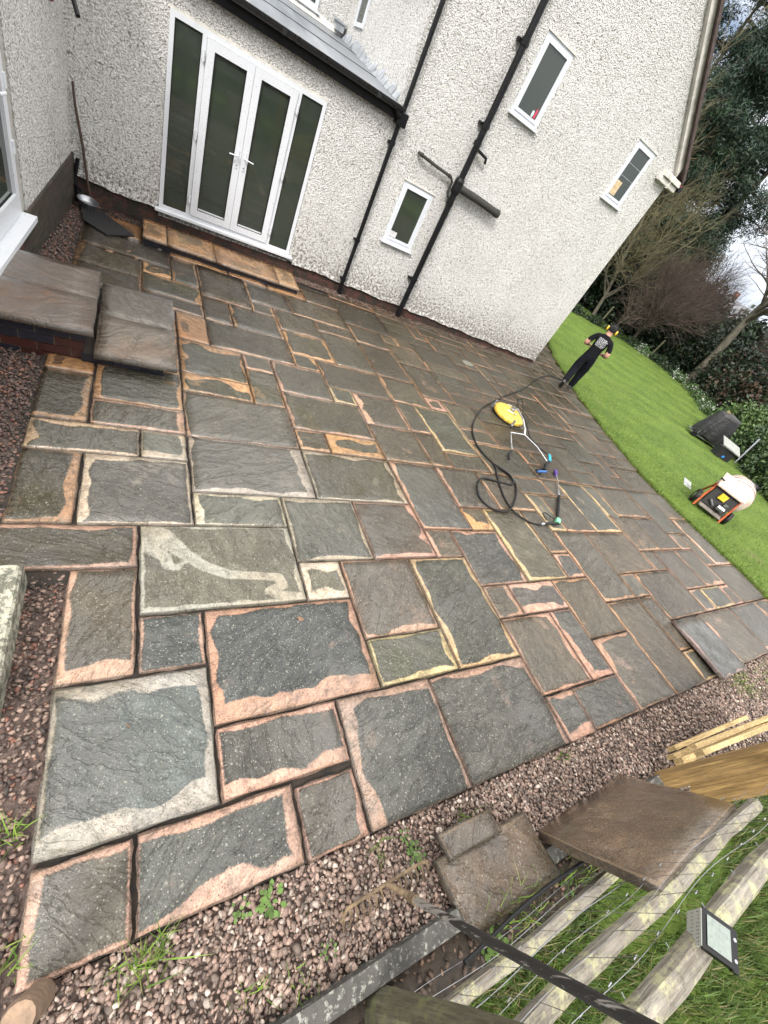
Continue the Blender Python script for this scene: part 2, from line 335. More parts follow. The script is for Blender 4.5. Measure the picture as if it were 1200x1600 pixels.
# ------------------------------------------------------------------ the setting: ground, lawn, patio
def gridmesh(xs, ys, fz):
    X, Y = np.meshgrid(xs, ys); Z = np.vectorize(fz)(X, Y)
    V = np.stack([X.ravel(), Y.ravel(), Z.ravel()], 1); nx, ny = len(xs), len(ys)
    i = np.arange(nx-1)[None, :]+nx*np.arange(ny-1)[:, None]
    F = np.stack([i, i+1, i+1+nx, i+nx], -1).reshape(-1, 4); return V, F
def axis(lo, hi, near0, near1, step, big):
    a = list(np.arange(near0, near1+1e-6, step)); x = near0; s = step
    while x > lo: s *= 1.5; x -= s; a.insert(0, x)
    x = near1; s = step
    while x < hi: s *= 1.5; x += s; a.append(x)
    return np.array(a)
def gz(x, y):
    z = lz(x, y)-.075
    if y < -8.66 and x < 9: z = pz(min(x, 9), -8.7)-.03
    return z
V, F = gridmesh(axis(-400, 600, -8, 30, .5, 0), axis(-400, 600, -12, 16, .25, 0), gz)
tag(npmesh('ground', V, F, M_['soil'], smooth=True), 'dark wet soil under the gravel and borders', 'ground', kind='structure')
EDGE = [(-12.0, 8.95), (-8.6, 8.93), (-7.5, 8.86), (-6.9, 8.90), (-6.3, 8.84), (-5.5, 8.88), (-4.6, 8.98), (-3.2, 9.40), (-1.4, 10.18), (0., 10.95), (1.4, 11.75), (3.7, 13.3), (8, 15.0), (16, 17)]
def edge_x(y):
    for (a, xa), (b, xb) in zip(EDGE, EDGE[1:]):
        if a <= y <= b: return xa+(xb-xa)*(y-a)/(b-a)
    return EDGE[0][1] if y < EDGE[0][0] else EDGE[-1][1]
def lawnmat():
    t = NT('mown_grass_ground'); c = t.coord('Object'); n = t.noise(c, 1.3, 6, .7); f = t.noise(c, 60, 4, .8)
    sp = t.coord('Object', (1, 1, 1), (0, 0, R(32))); s = t.n('SeparateXYZ'); t.t.links.new(sp, s.inputs[0])
    stripe = t.math('SINE', t.math('MULTIPLY', s.outputs[1], 4.4))
    k = t.math('ADD', t.mr(n, .3, .7, -.4, .4), t.math('MULTIPLY', stripe, .12)); k = t.mr(k, -.6, .6, 0, 1)
    col = t.mix(k, (.04, .075, .012), (.125, .185, .032)); col = t.mix(t.mr(t.noise(c, .55, 5, .7), .62, .74, 0, .7), col, (.13, .13, .05))
    col = t.mix(1.0, col, t.mr(f, .25, .75, .45, 1.6), 'MULTIPLY')
    return t.fin(col, .9, t.bump(f, .03, .7), Specular_IOR_Level=.2)
M_['lawn'] = lawnmat()
ys = np.concatenate([np.arange(-12, 8, .2), np.arange(8, 40, 2)]); rows = []
V = []; F = []; NX = 60
for j, y in enumerate(ys):
    ex = edge_x(y)+NR.uniform(-.04, .04)
    for i in range(NX):
        x = ex+ (i/(NX-1))**2.2*32
        V.append((x, y, lz(x, y)+(.0 if i else -.06)+(.012 if i else 0)))
for j in range(len(ys)-1):
    for i in range(NX-1): a = j*NX+i; F.append((a, a+1, a+1+NX, a+NX))
tag(npmesh('lawn', V, F, M_['lawn'], smooth=True), 'bright green mown lawn beyond the paving', 'lawn', kind='structure')

# paving slabs: module coordinates (x0, x1, y0, y1), kind of stone
SL = '''-1 0 -6 -5 g|0 2 -6 -5 g|2 3 -6 -5.07 p|-1 1 -5 -3 B|1 3 -5 -4 p|3 5.1 -6 -4 G|5.1 8 -6 -4 G2|8 9 -6 -5 p|9 11 -6 -5 p|8 10 -5 -3 p|10 11 -5 -3 p|11 13 -6 -4 p
13 15 -6 -3 n|15 15.9 -5 -3 n|15 16 -6 -5 y|18 21 -6 -4 p|21 24 -6 -4 p|24 27 -6 -4 p|6 8 -4 -1 y|4 6 -3 -1 P|4 6 -4 -3 Y|1 4 -4 -2 Q|3 4 -2 -1 C|0 3 -2 0 F|0 1 -3 -2 g|-1 0 -3 -1 p|-2.6 0 -1 0 d
3 5 -1 1 C|5 7 -1 1 P|7 8 -1 0 p|8 10 -2 0 p|8 9 -3 -2 p|9 11 -3 -2 P|9 10 0 1 o|10 12 -2 1 y|12 13 -1 1 n|12 13 -2 -1 P|11 13 -4 -2 n|13 15 -3 0 n|15 18 -2 0 n|15 16 -3 -2 n|16 19 -4 -2 n|18 20 -1 1 n
20 22 -1 1 n|18 19 -2 -1 n|19 21 -3 -1 P|21 23 -3 -1 p|19 20 -4 -3 p|20 22 -4 -3 y|22 23 -4 -3 p|23 26.5 -4 -2 n|22 23 -1 0 p|23 24 -2 0 n|22 24 0 3 n|24 26.3 1 3 n|24 26.3 -2 1 p|19 22 1 3 n|18 19 0 3 y
14 16 0 2 n|16 18 0 3 y|13 14 0 2 y|13 15 2 3 n|15 16 2 3 n|11 13 1 3 n|9 11 1 3 p|7 9 0 3 p|4 7 1 3 K|1 4 1 3 W|1 3 0 1 C|-1 1 0 2 W|-2 -1 0 2 D|-2 0 2 3 E|0 1 2 3 C
-2 -1 3 5 D|-2 -1 5 6 O|-1 1 4 6 o2|-1 1 3 4 w|1 4 3 5 w|1 3 5 6 o2|1 3 6 8 o2|3 4 7 8 p|3 4 5 7 o|4 6 6 8 p|4 7 4 6 k|4 5 3 4 n|5 7 3 4 o|7 9 3 5 n|7 9 5 7 P|6 7 6 7 y|6 9 7 9 n|5 6 8 9 o|5 7 9 11 o|5 7 11 13 n
7 9 12 13 n|7 9 9 12 n|4 6 13 15.2 n|3 5 10 12 n|4 5 12 13 n|2 4 12 15.2 n|2 3 10 12 n|2 5 8 10 n|0 1 12.6 13.7 o|0 2 11 12.6 o|1 2 12.6 15.2 n|0 2 10 11 n|1 2 8 10 O|0 1 8 10 O|-1 1 6 8 O|-2 0 11.9 13.7 s|-2 0 10.3 11.9 s|-2 1 13.7 15.6 s|-2 0 8 10.3 s|-2 -1 6 8 s
-1.6 0 15.7 17.6 O|0 1 15.6 17 O|1 3.4 15.2 16.2 O|3.4 5.2 15.2 16.2 O|5.2 7.2 15.2 16.2 O|7.2 9 15.2 17 s|6 9 13 15.2 n|9 12 14 17 d2|9 11 12 14 n|11 12 13 14 n|11 13 11 13 n|9 11 9 12 n|11 13 8 11 n|9 11 7 9 n|11 12 7 8 P|9 10 5 7 n|10 12 4 7 y|9 10 3 5 n|10 12 3 4 n|12 14 6 8 n|12 14 5 6 p|12 15 3 5 n'''
slabs = []
for l in SL.replace('\n', '|').split('|'):
    p_ = l.split(); slabs.append((*[float(v) for v in p_[:4]], p_[4]))
occ = {}
def cells(x0, x1, y0, y1):
    return [(i, j) for i in range(int(math.floor(x0+.4)), int(math.ceil(x1-.4))) for j in range(int(math.floor(y0+.4)), int(math.ceil(y1-.4)))]
for s in slabs:
    for c_ in cells(*s[:4]): occ[c_] = 1
for c_ in cells(16, 18, -6, -4): occ[c_] = 1
rr = random.Random(5)
SH = [(3, 2), (2, 2), (2, 3), (2, 1), (1, 1), (3, 1), (1, 2), (2, 2)]
for j in range(3, 44):
    for i in range(9, 44):
        if (i, j) in occ: continue
        x = PX0+i*PM; y = PY0+j*PM
        if x+.2 > edge_x(y)+.05: continue
        if j >= 17 and i < 28: 
            if y+.1 > -.30 and x < 9.5: continue
        for w_, h_ in rr.sample(SH, len(SH))+[(1, 1)]:
            cs = [(i+a, j+b) for a in range(w_) for b in range(h_)]
            if any(c_ in occ for c_ in cs): continue
            if j < 17 and j+h_ > 17 and i < 28: continue
            for c_ in cs: occ[c_] = 1
            slabs.append((i, i+w_, j, j+h_, rr.choice(['f', 'f', 'f', 'f2', 'n', 'f3']))); break
PINK = (.42, .265, .20); CREAM = (.43, .385, .315); YEL = (.47, .35, .20); TAN = (.36, .205, .105); LILAC = (.33, .305, .285)
KIND = {  # mid colour, edge colour, widths (l, r, b, t) or mean
 'g': ((.092, .095, .086), (.42, .285, .22), .055), 'p': ((.094, .089, .075), PINK, .045), 'B': ((.105, .112, .102), LILAC, (.015, .035, .09, .06)),
 'G': ((.095, .092, .078), (.34, .25, .21), (.06, .02, .0, .05)), 'n': ((.092, .081, .062), (.40, .25, .155), .026), 'y': ((.088, .088, .07), YEL, (.04, .035, .035, .02)), 'G2': ((.095, .090, .076), (.38, .26, .20), (.0, .025, .0, .05)),
 'Y': ((.095, .098, .07), (.50, .42, .24), .06), 'P': ((.085, .08, .072), PINK, .06), 'Q': ((.092, .095, .088), PINK, (.065, .05, .12, .03)),
 'C': ((.13, .13, .10), CREAM, .06), 'F': ((.115, .118, .10), (.27, .26, .22), (.02, .03, .03, .02)), 'd': ((.055, .05, .036), (.30, .19, .15), (.0, .05, .03, .03)),
 'o': ((.085, .078, .055), (.42, .25, .12), .055), 'K': ((.088, .08, .045), CREAM, (.02, .05, .03, .04)), 'W': ((.115, .122, .12), (.43, .39, .34), .05),
 'D': ((.055, .05, .030), (.32, .20, .12), (.0, .05, .03, .02)), 'E': ((.085, .08, .062), (.40, .33, .24), .05), 'O': ((.36, .20, .10), (.38, .21, .105), .3),
 'o2': ((.10, .105, .09), (.46, .28, .16), (.05, .03, .02, .16)), 'w': ((.115, .12, .12), (.44, .30, .22), .045), 'k': ((.075, .066, .036), PINK, (.04, .03, .03, .02)),
 's': ((.065, .052, .038), (.24, .135, .07), .03), 'd2': ((.055, .047, .035), (.16, .10, .065), .02), 'f': ((.072, .060, .043), (.30, .18, .105), .016),
 'f2': ((.082, .068, .05), (.36, .20, .12), .03), 'f3': ((.068, .064, .048), (.20, .15, .10), .01)}
sV = []; sF = []; A = {k: [] for k in ('suv', 'ssz', 'sbw', 'sec', 'smc', 'scl')}
def segd(px, py, pts, ws):
    best = 1e9
    for (ax, ay), (bx, by), w0, w1 in zip(pts, pts[1:], ws, ws[1:]):
        dx, dy = bx-ax, by-ay; t = max(0, min(1, ((px-ax)*dx+(py-ay)*dy)/(dx*dx+dy*dy+1e-9)))
        best = min(best, math.hypot(px-ax-dx*t, py-ay-dy*t)-(w0+(w1-w0)*t))
    return best
def add_slab(x0, x1, y0, y1, kd, T=None, th=.045, target=None):
    tV, tF, tA = target or (sV, sF, A)
    mid, ed, bw = KIND[kd]; W_ = x1-x0; H_ = y1-y0
    v = rr.uniform(.68, 1.0)*(.86 if y0 > -5.2 else 1.0); tint = rr.uniform(-.09, .13); wm = .80 if y0 > -5.2 and kd not in 'CFW' else .93; v *= .90; mid = (mid[0]*v*(1+tint)*1.0, mid[1]*v*.965, mid[2]*v*(1-tint)*wm); ve = rr.uniform(.85, 1.12); ed = tuple(c_*ve*rr.uniform(.97, 1.03) for c_ in ed)
    if isinstance(bw, float): bw = tuple(bw*rr.choice([.15, .25, .4, .65, .95, 1.3]) for _ in range(4))
    seed = rr.uniform(0, 1); n = 44 if kd == 'F' else (10 if y0 < -3 else 6); nx = n; ny = n
    b = len(tV); dz = rr.uniform(-.003, .003); ph = [rr.uniform(0, 6.28) for _ in range(6)]
    tx, ty = rr.uniform(-.004, .004), rr.uniform(-.004, .004)
    # ring of bottom verts + top grid
    def prof(i, j):
        uu = i/nx; vv = j/ny
        ex = .004*math.sin(vv*9+ph[0])*(1 if i in (0, nx) else 0)+.003*math.sin(vv*23+ph[1])*(1 if i in (0, nx) else 0)
        ey = .004*math.sin(uu*9+ph[2])*(1 if j in (0, ny) else 0)+.003*math.sin(uu*19+ph[3])*(1 if j in (0, ny) else 0)
        return uu*W_+ex, vv*H_+ey
    def put(u_, v_, dzz, cl=0.):
        x = x0+u_; y = y0+v_; z = (pz(x, y) if T is None else 0)+dz+tx*(u_-W_/2)*2+ty*(v_-H_/2)*2+dzz
        p = Vector((x, y, z))
        if T is not None: p = T @ p
        tV.append(tuple(p)); tA['suv'].append((u_, v_, seed)); tA['ssz'].append((W_, H_, 0)); tA['sbw'].append(bw); tA['sec'].append((*ed, 1)); tA['smc'].append((*mid, 1)); tA['scl'].append(cl)
    # grid lines with a narrow chamfer row at each rim
    us = [0]+[i for i in range(1, nx)]+[nx]
    for j in range(ny+1):
        for i in range(nx+1):
            u_, v_ = prof(i, j); rim = (i in (0, nx)) or (j in (0, ny))
            wob = .0018*math.sin(u_*11+ph[4])+.0018*math.sin(v_*13+ph[5])
            cl = 0.
            if kd == 'F':
                U_ = u_/W_; V_ = v_/H_
                d = min(segd(U_*1.45, V_, [(0.03, .95), (.18, .86), (.38, .62), (.55, .46), (.75, .36), (1.05, .33), (1.22, .30), (1.24, .2), (1.10, .14), (1.2, .07), (1.4, .05)], [.10, .10, .06, .055, .05, .045, .05, .05, .045, .06, .04]),
                        segd(U_*1.45, V_, [(.03, .9), (.06, .72), (.2, .6), (.22, .50), (.3, .47), (.36, .55)], [.06, .07, .05, .045, .03, .01]))
                cl = max(0, min(1, .45-d*9))
            put(u_, v_, wob-(.004 if rim else 0), cl)
    N1 = (nx+1)*(ny+1)
    ring = [(i, 0) for i in range(nx)]+[(nx, j) for j in range(ny)]+[(i, ny) for i in range(nx, 0, -1)]+[(0, j) for j in range(ny, 0, -1)]
    for (i, j) in ring:
        u_, v_ = prof(i, j); put(u_, v_, -th)
    for j in range(ny):
        for i in range(nx): a = b+j*(nx+1)+i; tF.append((a, a+1, a+nx+2, a+nx+1))
    L = len(ring)
    for k_ in range(L):
        i, j = ring[k_]; i2, j2 = ring[(k_+1) % L]
        tF.append((b+N1+k_, b+N1+(k_+1) % L, b+j2*(nx+1)+i2, b+j*(nx+1)+i))
def slab_attrs(A_):
    return {'suv': ('FLOAT_VECTOR', 'POINT', A_['suv']), 'ssz': ('FLOAT_VECTOR', 'POINT', A_['ssz']), 'sbw': ('FLOAT_COLOR', 'POINT', A_['sbw']),
            'sec': ('FLOAT_COLOR', 'POINT', A_['sec']), 'smc': ('FLOAT_COLOR', 'POINT', A_['smc']), 'scl': ('FLOAT', 'POINT', A_['scl'])}
for (a, b, c_, d, kd) in slabs:
    g = .0065 if kd[0] not in 'fs' else .004
    j1, j2, j3, j4 = [g+rr.uniform(-.002, .004) for _ in range(4)]
    add_slab(PX0+a*PM+j1, PX0+b*PM-j2, PY0+c_*PM+j3, PY0+d*PM-j4, kd)
tag(npmesh('patio', sV, sF, M_['slab'], attrs=slab_attrs(A)), 'wet grey sandstone paving with cleaned pink and cream edges', 'patio', kind='structure')
V, F = gridmesh(np.arange(-.66, 15, .4), np.arange(-8.22, 8.5, .4), lambda x, y: pz(x, y)-.026)
V = np.array(V); keep = [f for f in F if np.mean(V[f][:, 0]) < edge_x(float(np.mean(V[f][:, 1])))-.05 and not (V[f][:, 1].mean() < -6.55 and V[f][:, 0].mean() < -.3)]
tag(npmesh('patio_bed', V, keep, M_['bed']), 'dirt showing in the open joints of the paving', 'ground', kind='structure')

# ------------------------------------------------------------------ house
XL, XC, XR = -.79, 3.30, 9.40
RIDGE, EAVE, SLOPE = 6.35, 4.12, .858
house = thing('house', (0, 0, 0), 0, 'white pebble-dashed house with a gable, a low lean-to and black downpipes', 'house')
def roofz(x): return EAVE+SLOPE*min(x-XC, XR-x)
# openings on the front plane (x0, x1, z0, z1)
DOOR = (.252, 2.285, -.03, 2.087); W1 = (3.862, 4.489, .793, 1.747); W2 = (5.139, 5.762, 3.230, 4.179); W3 = (8.005, 8.614, 3.096, 4.045)
PLZ = lambda x: -.045-.0345*x        # top of the brick plinth follows the ground
def wall_cols(holes, xs_extra, top, bottom, y=0.0):
    mb = MB(); xs = sorted(set([v for h in holes for v in h[:2]]+xs_extra))
    for a, b in zip(xs, xs[1:]):
        hs = sorted([h for h in holes if h[0] <= a+1e-6 and h[1] >= b-1e-6], key=lambda h: h[2])
        lo = (bottom(a), bottom(b))
        for h in hs:
            mb.add([(a, y, lo[0]), (b, y, lo[1]), (b, y, h[2]), (a, y, h[2])], [(0, 1, 2, 3)]); lo = (h[3], h[3])
        mb.add([(a, y, lo[0]), (b, y, lo[1]), (b, y, top(b)), (a, y, top(a))], [(0, 1, 2, 3)])
    for h in holes:
        x0, x1, z0, z1 = h; d = .09
        for q in ([(x0, y, z0), (x0, y, z1), (x0, y+d, z1), (x0, y+d, z0)], [(x1, y, z1), (x1, y, z0), (x1, y+d, z0), (x1, y+d, z1)], [(x0, y, z1), (x1, y, z1), (x1, y+d, z1), (x0, y+d, z1)], [(x1, y, z0), (x0, y, z0), (x0, y+d, z0), (x1, y+d, z0)]):
            mb.add(q, [(0, 1, 2, 3)])
    return mb
mb = wall_cols([W1, W2, W3], [XC, RIDGE, XR], roofz, PLZ)
mb.add([(XR, 0, PLZ(XR)), (XR, 8, PLZ(XR)), (XR, 8, EAVE), (XR, 0, EAVE)], [(0, 1, 2, 3)])
mb.add([(XC, 0, 2.3), (XC, 0, EAVE), (XC, 8, EAVE), (XC, 8, 2.3)], [(0, 1, 2, 3)])
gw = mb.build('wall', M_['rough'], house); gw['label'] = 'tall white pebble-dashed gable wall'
# surround strip the frames sit against; the single storey wall and its set back upper wall
mb = wall_cols([(DOOR[0], DOOR[1], DOOR[2]-.12, DOOR[3])], [XL, XC], lambda x: 2.40, PLZ)
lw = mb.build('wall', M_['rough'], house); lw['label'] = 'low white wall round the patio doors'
UA = 3.7
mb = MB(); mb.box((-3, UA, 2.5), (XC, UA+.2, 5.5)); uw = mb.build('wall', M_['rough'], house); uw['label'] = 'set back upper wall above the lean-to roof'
mb = MB()
for a, b in ((XL, 3.3), (3.3, 6.3), (6.3, XR)):
    for hh, mi in ((0, 0),):
        mb.add([(a, .012, pz(a, 0)-.2), (b, .012, pz(b, 0)-.2), (b, .012, PLZ(b)+.005), (a, .012, PLZ(a)+.005)], [(0, 1, 2, 3)])
mb.add([(XR-.012, .012, -.8), (XR-.012, 8, -.8), (XR-.012, 8, PLZ(XR)), (XR-.012, .012, PLZ(XR))], [(0, 1, 2, 3)])
mb.build('plinth', M_['plinth'], house)
N = 90
mb = MB()   # ragged rendered bell drip above the plinth
for i in range(N):
    a = XL+(XR-XL)*i/N; b = XL+(XR-XL)*(i+1)/N
    if DOOR[0]-.05 < a < DOOR[1]:
        if mb.v: mb.build('render_drip', M_['rough'], house); mb = MB()
        continue
    za = PLZ(a)+.012*math.sin(a*7)+.008*math.sin(a*23); zb = PLZ(b)+.012*math.sin(b*7)+.008*math.sin(b*23)
    mb.hexa([(a, -.028, za-.01), (b, -.028, zb-.01), (b, .02, zb-.02), (a, .02, za-.02), (a, -.002, za+.07), (b, -.002, zb+.07), (b, .02, zb+.07), (a, .02, za+.07)])
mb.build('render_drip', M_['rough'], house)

def frame_rect(mb, x0, x1, z0, z1, wd, y0, y1, mi=0):
    mb.box((x0, y0, z0), (x0+wd, y1, z1), mi); mb.box((x1-wd, y0, z0), (x1, y1, z1), mi)
    mb.box((x0+wd, y0, z0), (x1-wd, y1, z0+wd), mi); mb.box((x0+wd, y0, z1-wd), (x1-wd, y1, z1), mi)
def window(x0, x1, z0, z1, extra=None, open_=0):
    mb = MB(); frame_rect(mb, x0, x1, z0, z1, .052, .004, .07)
    f = mb.build('window', M_['upvc'], house)
    mb = MB(); frame_rect(mb, x0+.05, x1-.05, z0+.05, z1-.05, .042, -.010, .045)
    s_ = mb.build('sash', M_['upvc'], f)
    mb = MB(); mb.box((x0+.085, .012, z0+.085), (x1-.085, .024, z1-.085)); mb.build('pane', M_['glass'], f)
    mb = MB(); mb.box((x0+.083, .0085, z0+.083), (x1-.083, .0115, z0+.089)); mb.box((x0+.083, .0085, z1-.089), (x1-.083, .0115, z1-.083)); mb.box((x0+.083, .0085, z0+.089), (x0+.089, .0115, z1-.089)); mb.box((x1-.089, .0085, z0+.089), (x1-.083, .0115, z1-.089)); mb.build('glazing_seal', M_['rubber'], f)
    mb = MB(); mb.box((x0-.03, -.055, z0-.032), (x1+.03, .01, z0), bev=.006); mb.build('sill', M_['upvc'], f)
    return f
f1 = window(*W1); f1['label'] = 'small ground floor window between the two downpipes'
f2 = window(*W2); f2['label'] = 'upper window right of the soil pipe'
f3 = window(*W3); f3['label'] = 'narrow upper window near the gable corner'
matp = simple('paper_notice', (.55, .42, .25), .6, .3, 20)
mb = MB(); mb.box((W3[0]+.10, .006, W3[2]+.11), (W3[0]+.28, .0115, W3[2]+.34)); mb.build('notice', matp, f3)
for zz in (.42, .62): mb = MB(); mb.box((W3[0]+.09, .007, W3[2]+zz), (W3[1]-.09, .011, W3[2]+zz+.008)); mb.build('glazing_bar', M_['lead'], f3)
mb = MB(); mb.box((W1[0]+.10, .007, W1[2]+.10), (W1[0]+.24, .0115, W1[2]+.19)); mb.build('notice', simple('white_card', (.6, .6, .6), .5), f1)
mred = simple('toiletries_red', (.55, .06, .12), .4); mgrn = simple('toiletries_green', (.45, .62, .55), .4)
mb = MB(); mb.lathe([(.018, 0), (.022, .02), (.022, .09), (.01, .11), (.01, .13)], 10, 0, Matrix.Translation((W2[1]-.14, .003, W2[2]+.1)) @ Matrix.Scale(.4, 4, (0, 1, 0)))
mb.lathe([(.02, 0), (.024, .02), (.024, .06), (.012, .08)], 10, 1, Matrix.Translation((W2[1]-.20, .003, W2[2]+.1)) @ Matrix.Scale(.4, 4, (0, 1, 0))); mb.build('bottles', [mred, mgrn], f2)
# cream reveal heads over the upper windows
for W_ in (W1, W2, W3):
    mb = MB(); mb.box((W_[0]-.02, -.016, W_[3]), (W_[1]+.02, .02, W_[3]+.022)); mb.build('head_trim', M_['cream'], house)

# patio doors: sidelight, leaf, leaf, sidelight
pd_ = MB(); x0, x1, z0, z1 = DOOR
xa, xb, xm = x0+.40, x1-.40, (x0+x1)/2
frame_rect(pd_, x0, x1, z0, z1, .055, -.012, .07)
pd_.box((xa-.035, -.012, z0+.055), (xa+.02, .07, z1-.055)); pd_.box((xb-.02, -.012, z0+.055), (xb+.035, .07, z1-.055))
door = pd_.build('patio_door', M_['upvcd'], house); door['label'] = 'four panel white patio doors splashed with dirt'
for side, a, b in ((0, xa+.022, xm-.002), (1, xm+.002, xb-.022)):
    mb = MB(); frame_rect(mb, a, b, z0+.057, z1-.057, .098, -.035, .035)
    mb.box((a+.098, -.028, z0+.155), (b-.098, -.005, z0+.175)); lf = mb.build('door_leaf', M_['upvcd'], door)
    mb = MB(); mb.box((a+.095, -.008, z0+.15), (b-.095, .01, z1-.15)); mb.build('pane', M_['glass'], door)
    mb = MB(); g0 = .0035; frame_rect(mb, a+.096, b-.096, z0+.153, z1-.153, .008, -.037, -.0085); mb.build('glazing_seal', M_['rubber'], door)
    hx = (b-.05) if side == 0 else (a+.05); sg = -1 if side == 0 else 1
    mb = MB(); mb.box((hx-.014, -.046, .86), (hx+.014, -.0352, 1.10), bev=.004); mb.tube([(hx, -.045, 1.02), (hx, -.085, 1.02), (hx+sg*.02, -.092, 1.02), (hx+sg*.12, -.092, 1.012)], .009, 8); mb.tube([(hx, -.046, .90), (hx, -.05, .90)], .008, 8, 1)
    mb.build('handle', [M_['upvc'], M_['black']], door)
for a, b in ((x0+.055, xa-.035), (xb+.035, x1-.055)):
    mb = MB(); mb.box((a, .0, z0+.055), (b, .015, z1-.055)); mb.build('pane', M_['glass'], door)
    mb = MB(); frame_rect(mb, a, b, z0+.055, z1-.055, .008, -.013, -.0005); mb.build('glazing_seal', M_['rubber'], door)
for hx in (xa-.006, xb+.006):
    for hz in (.18, .98, 1.80):
        mb = MB(); mb.box((hx-.02, -.05, hz), (hx+.02, -.0355, hz+.10), bev=.004); mb.tube([(hx, -.052, hz-.01), (hx, -.052, hz+.11)], .010, 8); mb.build('hinge', M_['upvcd'], door)
mb = MB(); mb.box((x0-.05, -.075, z0-.05), (x1+.06, .06, z0), bev=.008); mb.build('sill', M_['upvcd'], door)
mb = MB(); mb.box((x0-.02, -.008, z1), (x1+.02, .06, z1+.028)); mb.build('head_trim', M_['cream'], house)
mb = MB(); mb.box((x0-.03, .02, -.40), (x1+.03, .08, z0-.05)); mb.build('plinth', M_['plinth'], house)['label'] = 'red brick under the patio door sill'

# lean-to roof, fascia, gutter
mb = MB(); RZ = lambda y: 2.515+.095*(y+.16)
mb.hexa([(XL-1.4, -.16, RZ(-.16)-.03), (XC-.005, -.16, RZ(-.16)-.03), (XC-.005, UA, RZ(UA)-.03), (XL-1.4, UA, RZ(UA)-.03), (XL-1.4, -.16, RZ(-.16)), (XC-.005, -.16, RZ(-.16)), (XC-.005, UA, RZ(UA)), (XL-1.4, UA, RZ(UA))])
lr = mb.build('roof', M_['roofm'], house); lr['label'] = 'low grey felt lean-to roof'
for yy in (1.1, 2.5): mb = MB(); mb.box((XL-1.4, yy, RZ(yy)+.001), (XC-.01, yy+.012, RZ(yy)+.008)); mb.build('felt_lap', M_['gutter'], lr)
mb = MB(); mb.box((XL-.8, -.085, 2.345), (XC-.002, -.0, 2.475)); mb.build('fascia', M_['black'], house)
mb = MB()   # half round gutter
n = 10
for i in range(n):
    a0, a1 = math.pi*i/n, math.pi*(i+1)/n
    for (ra, rb) in (((.062), (.056)),):
        P = [(-.15-ra*math.cos(a), 2.512-ra*math.sin(a)*1.05) for a in (a0, a1)]; Q = [(-.15-rb*math.cos(a), 2.514-rb*math.sin(a)*1.05) for a in (a0, a1)]
        L, Rr = XL-.8, XC+.04
        mb.add([(L, *P[0]), (Rr, *P[0]), (Rr, *P[1]), (L, *P[1]), (L, *Q[0]), (Rr, *Q[0]), (Rr, *Q[1]), (L, *Q[1])], [(0, 1, 2, 3), (7, 6, 5, 4), (0, 4, 5, 1), (3, 2, 6, 7)])
mb.tube([(XL-.8, -.212, 2.514), (XC+.04, -.212, 2.514)], .006, 6)
mb.box((XC+.037, -.21, 2.45), (XC+.043, -.09, 2.515))
gut = mb.build('gutter', M_['gutter'], house)
for gx in (1.5, 2.9, .3):
    mb = MB(); mb.tube([(gx, -.216, 2.52), (gx, -.205, 2.475), (gx, -.15, 2.440), (gx, -.095, 2.475)], .007, 6); mb.box((gx-.03, -.222, 2.45), (gx+.03, -.217, 2.52)); mb.build('gutter_bracket', M_['gutter'], gut)
# stepped lead flashing and mortar where the lean-to meets the gable return
mb = MB(); rf = random.Random(3)
for i in range(16):
    y = .05+i*.22; h_ = .06+rf.uniform(0, .09)
    mb.hexa([(XC-.03-rf.uniform(0, .04), y, RZ(y)+.002), (XC-.001, y, RZ(y)+.002), (XC-.001, y+.2, RZ(y+.2)+.002), (XC-.03-rf.uniform(0, .05), y+.2, RZ(y+.2)+.002), (XC-.02, y+.01, RZ(y)+h_), (XC-.001, y, RZ(y)+h_+.03), (XC-.001, y+.2, RZ(y)+h_+.03), (XC-.02, y+.19, RZ(y)+h_)])
mb.build('flashing', M_['lead'], house)
mb = MB()
for i in range(22):
    x = -.6+i*.175; h_ = .05+rf.uniform(0, .05)
    mb.hexa([(x, UA-.05-rf.uniform(0, .04), RZ(UA)+.0), (x+.17, UA-.05-rf.uniform(0, .04), RZ(UA)), (x+.17, UA-.001, RZ(UA)), (x, UA-.001, RZ(UA)), (x, UA-.02, RZ(UA)+h_), (x+.17, UA-.02, RZ(UA)+h_), (x+.17, UA-.001, RZ(UA)+h_+.02), (x, UA-.001, RZ(UA)+h_+.02)])
mf = mb.build('flashing', M_['cream'], house); mf['label'] = 'crumbling mortar fillet along the set back wall'
mb = MB(); mb.box((XC-.22, UA-.16, RZ(UA)+.05), (XC-.06, UA-.002, RZ(UA)+.16)); mb.box((XC-.25, UA-.18, RZ(UA)+.16), (XC-.03, UA-.001, RZ(UA)+.19)); mb.build('hopper', M_['lead'], house)
# upper windows glimpsed above the lean-to roof
mb = MB(); frame_rect(mb, 1.55, 2.72, 2.99, 4.0, .06, UA-.03, UA-.001); mb.box((1.5, UA-.07, 2.955), (2.77, UA-.001, 2.99)); uwn = mb.build('window', M_['upvc'], house); uwn['label'] = 'window of the set back upper wall'
mb = MB(); mb.box((1.62, UA-.012, 3.06), (2.66, UA-.008, 3.94)); mb.build('pane', M_['glass'], uwn)
mb = MB(); mb.box((XC-.03, 2.62, 3.10), (XC-.001, 2.68, 4.0)); mb.box((XC-.03, 3.08, 3.10), (XC-.001, 3.14, 4.0)); mb.box((XC-.03, 2.68, 3.10), (XC-.001, 3.08, 3.16)); rw = mb.build('window', M_['upvc'], house); rw['label'] = 'window in the gable return wall'
mb = MB(); mb.box((XC-.012, 2.68, 3.16), (XC-.008, 3.08, 4.0)); mb.build('pane', M_['glass'], rw)

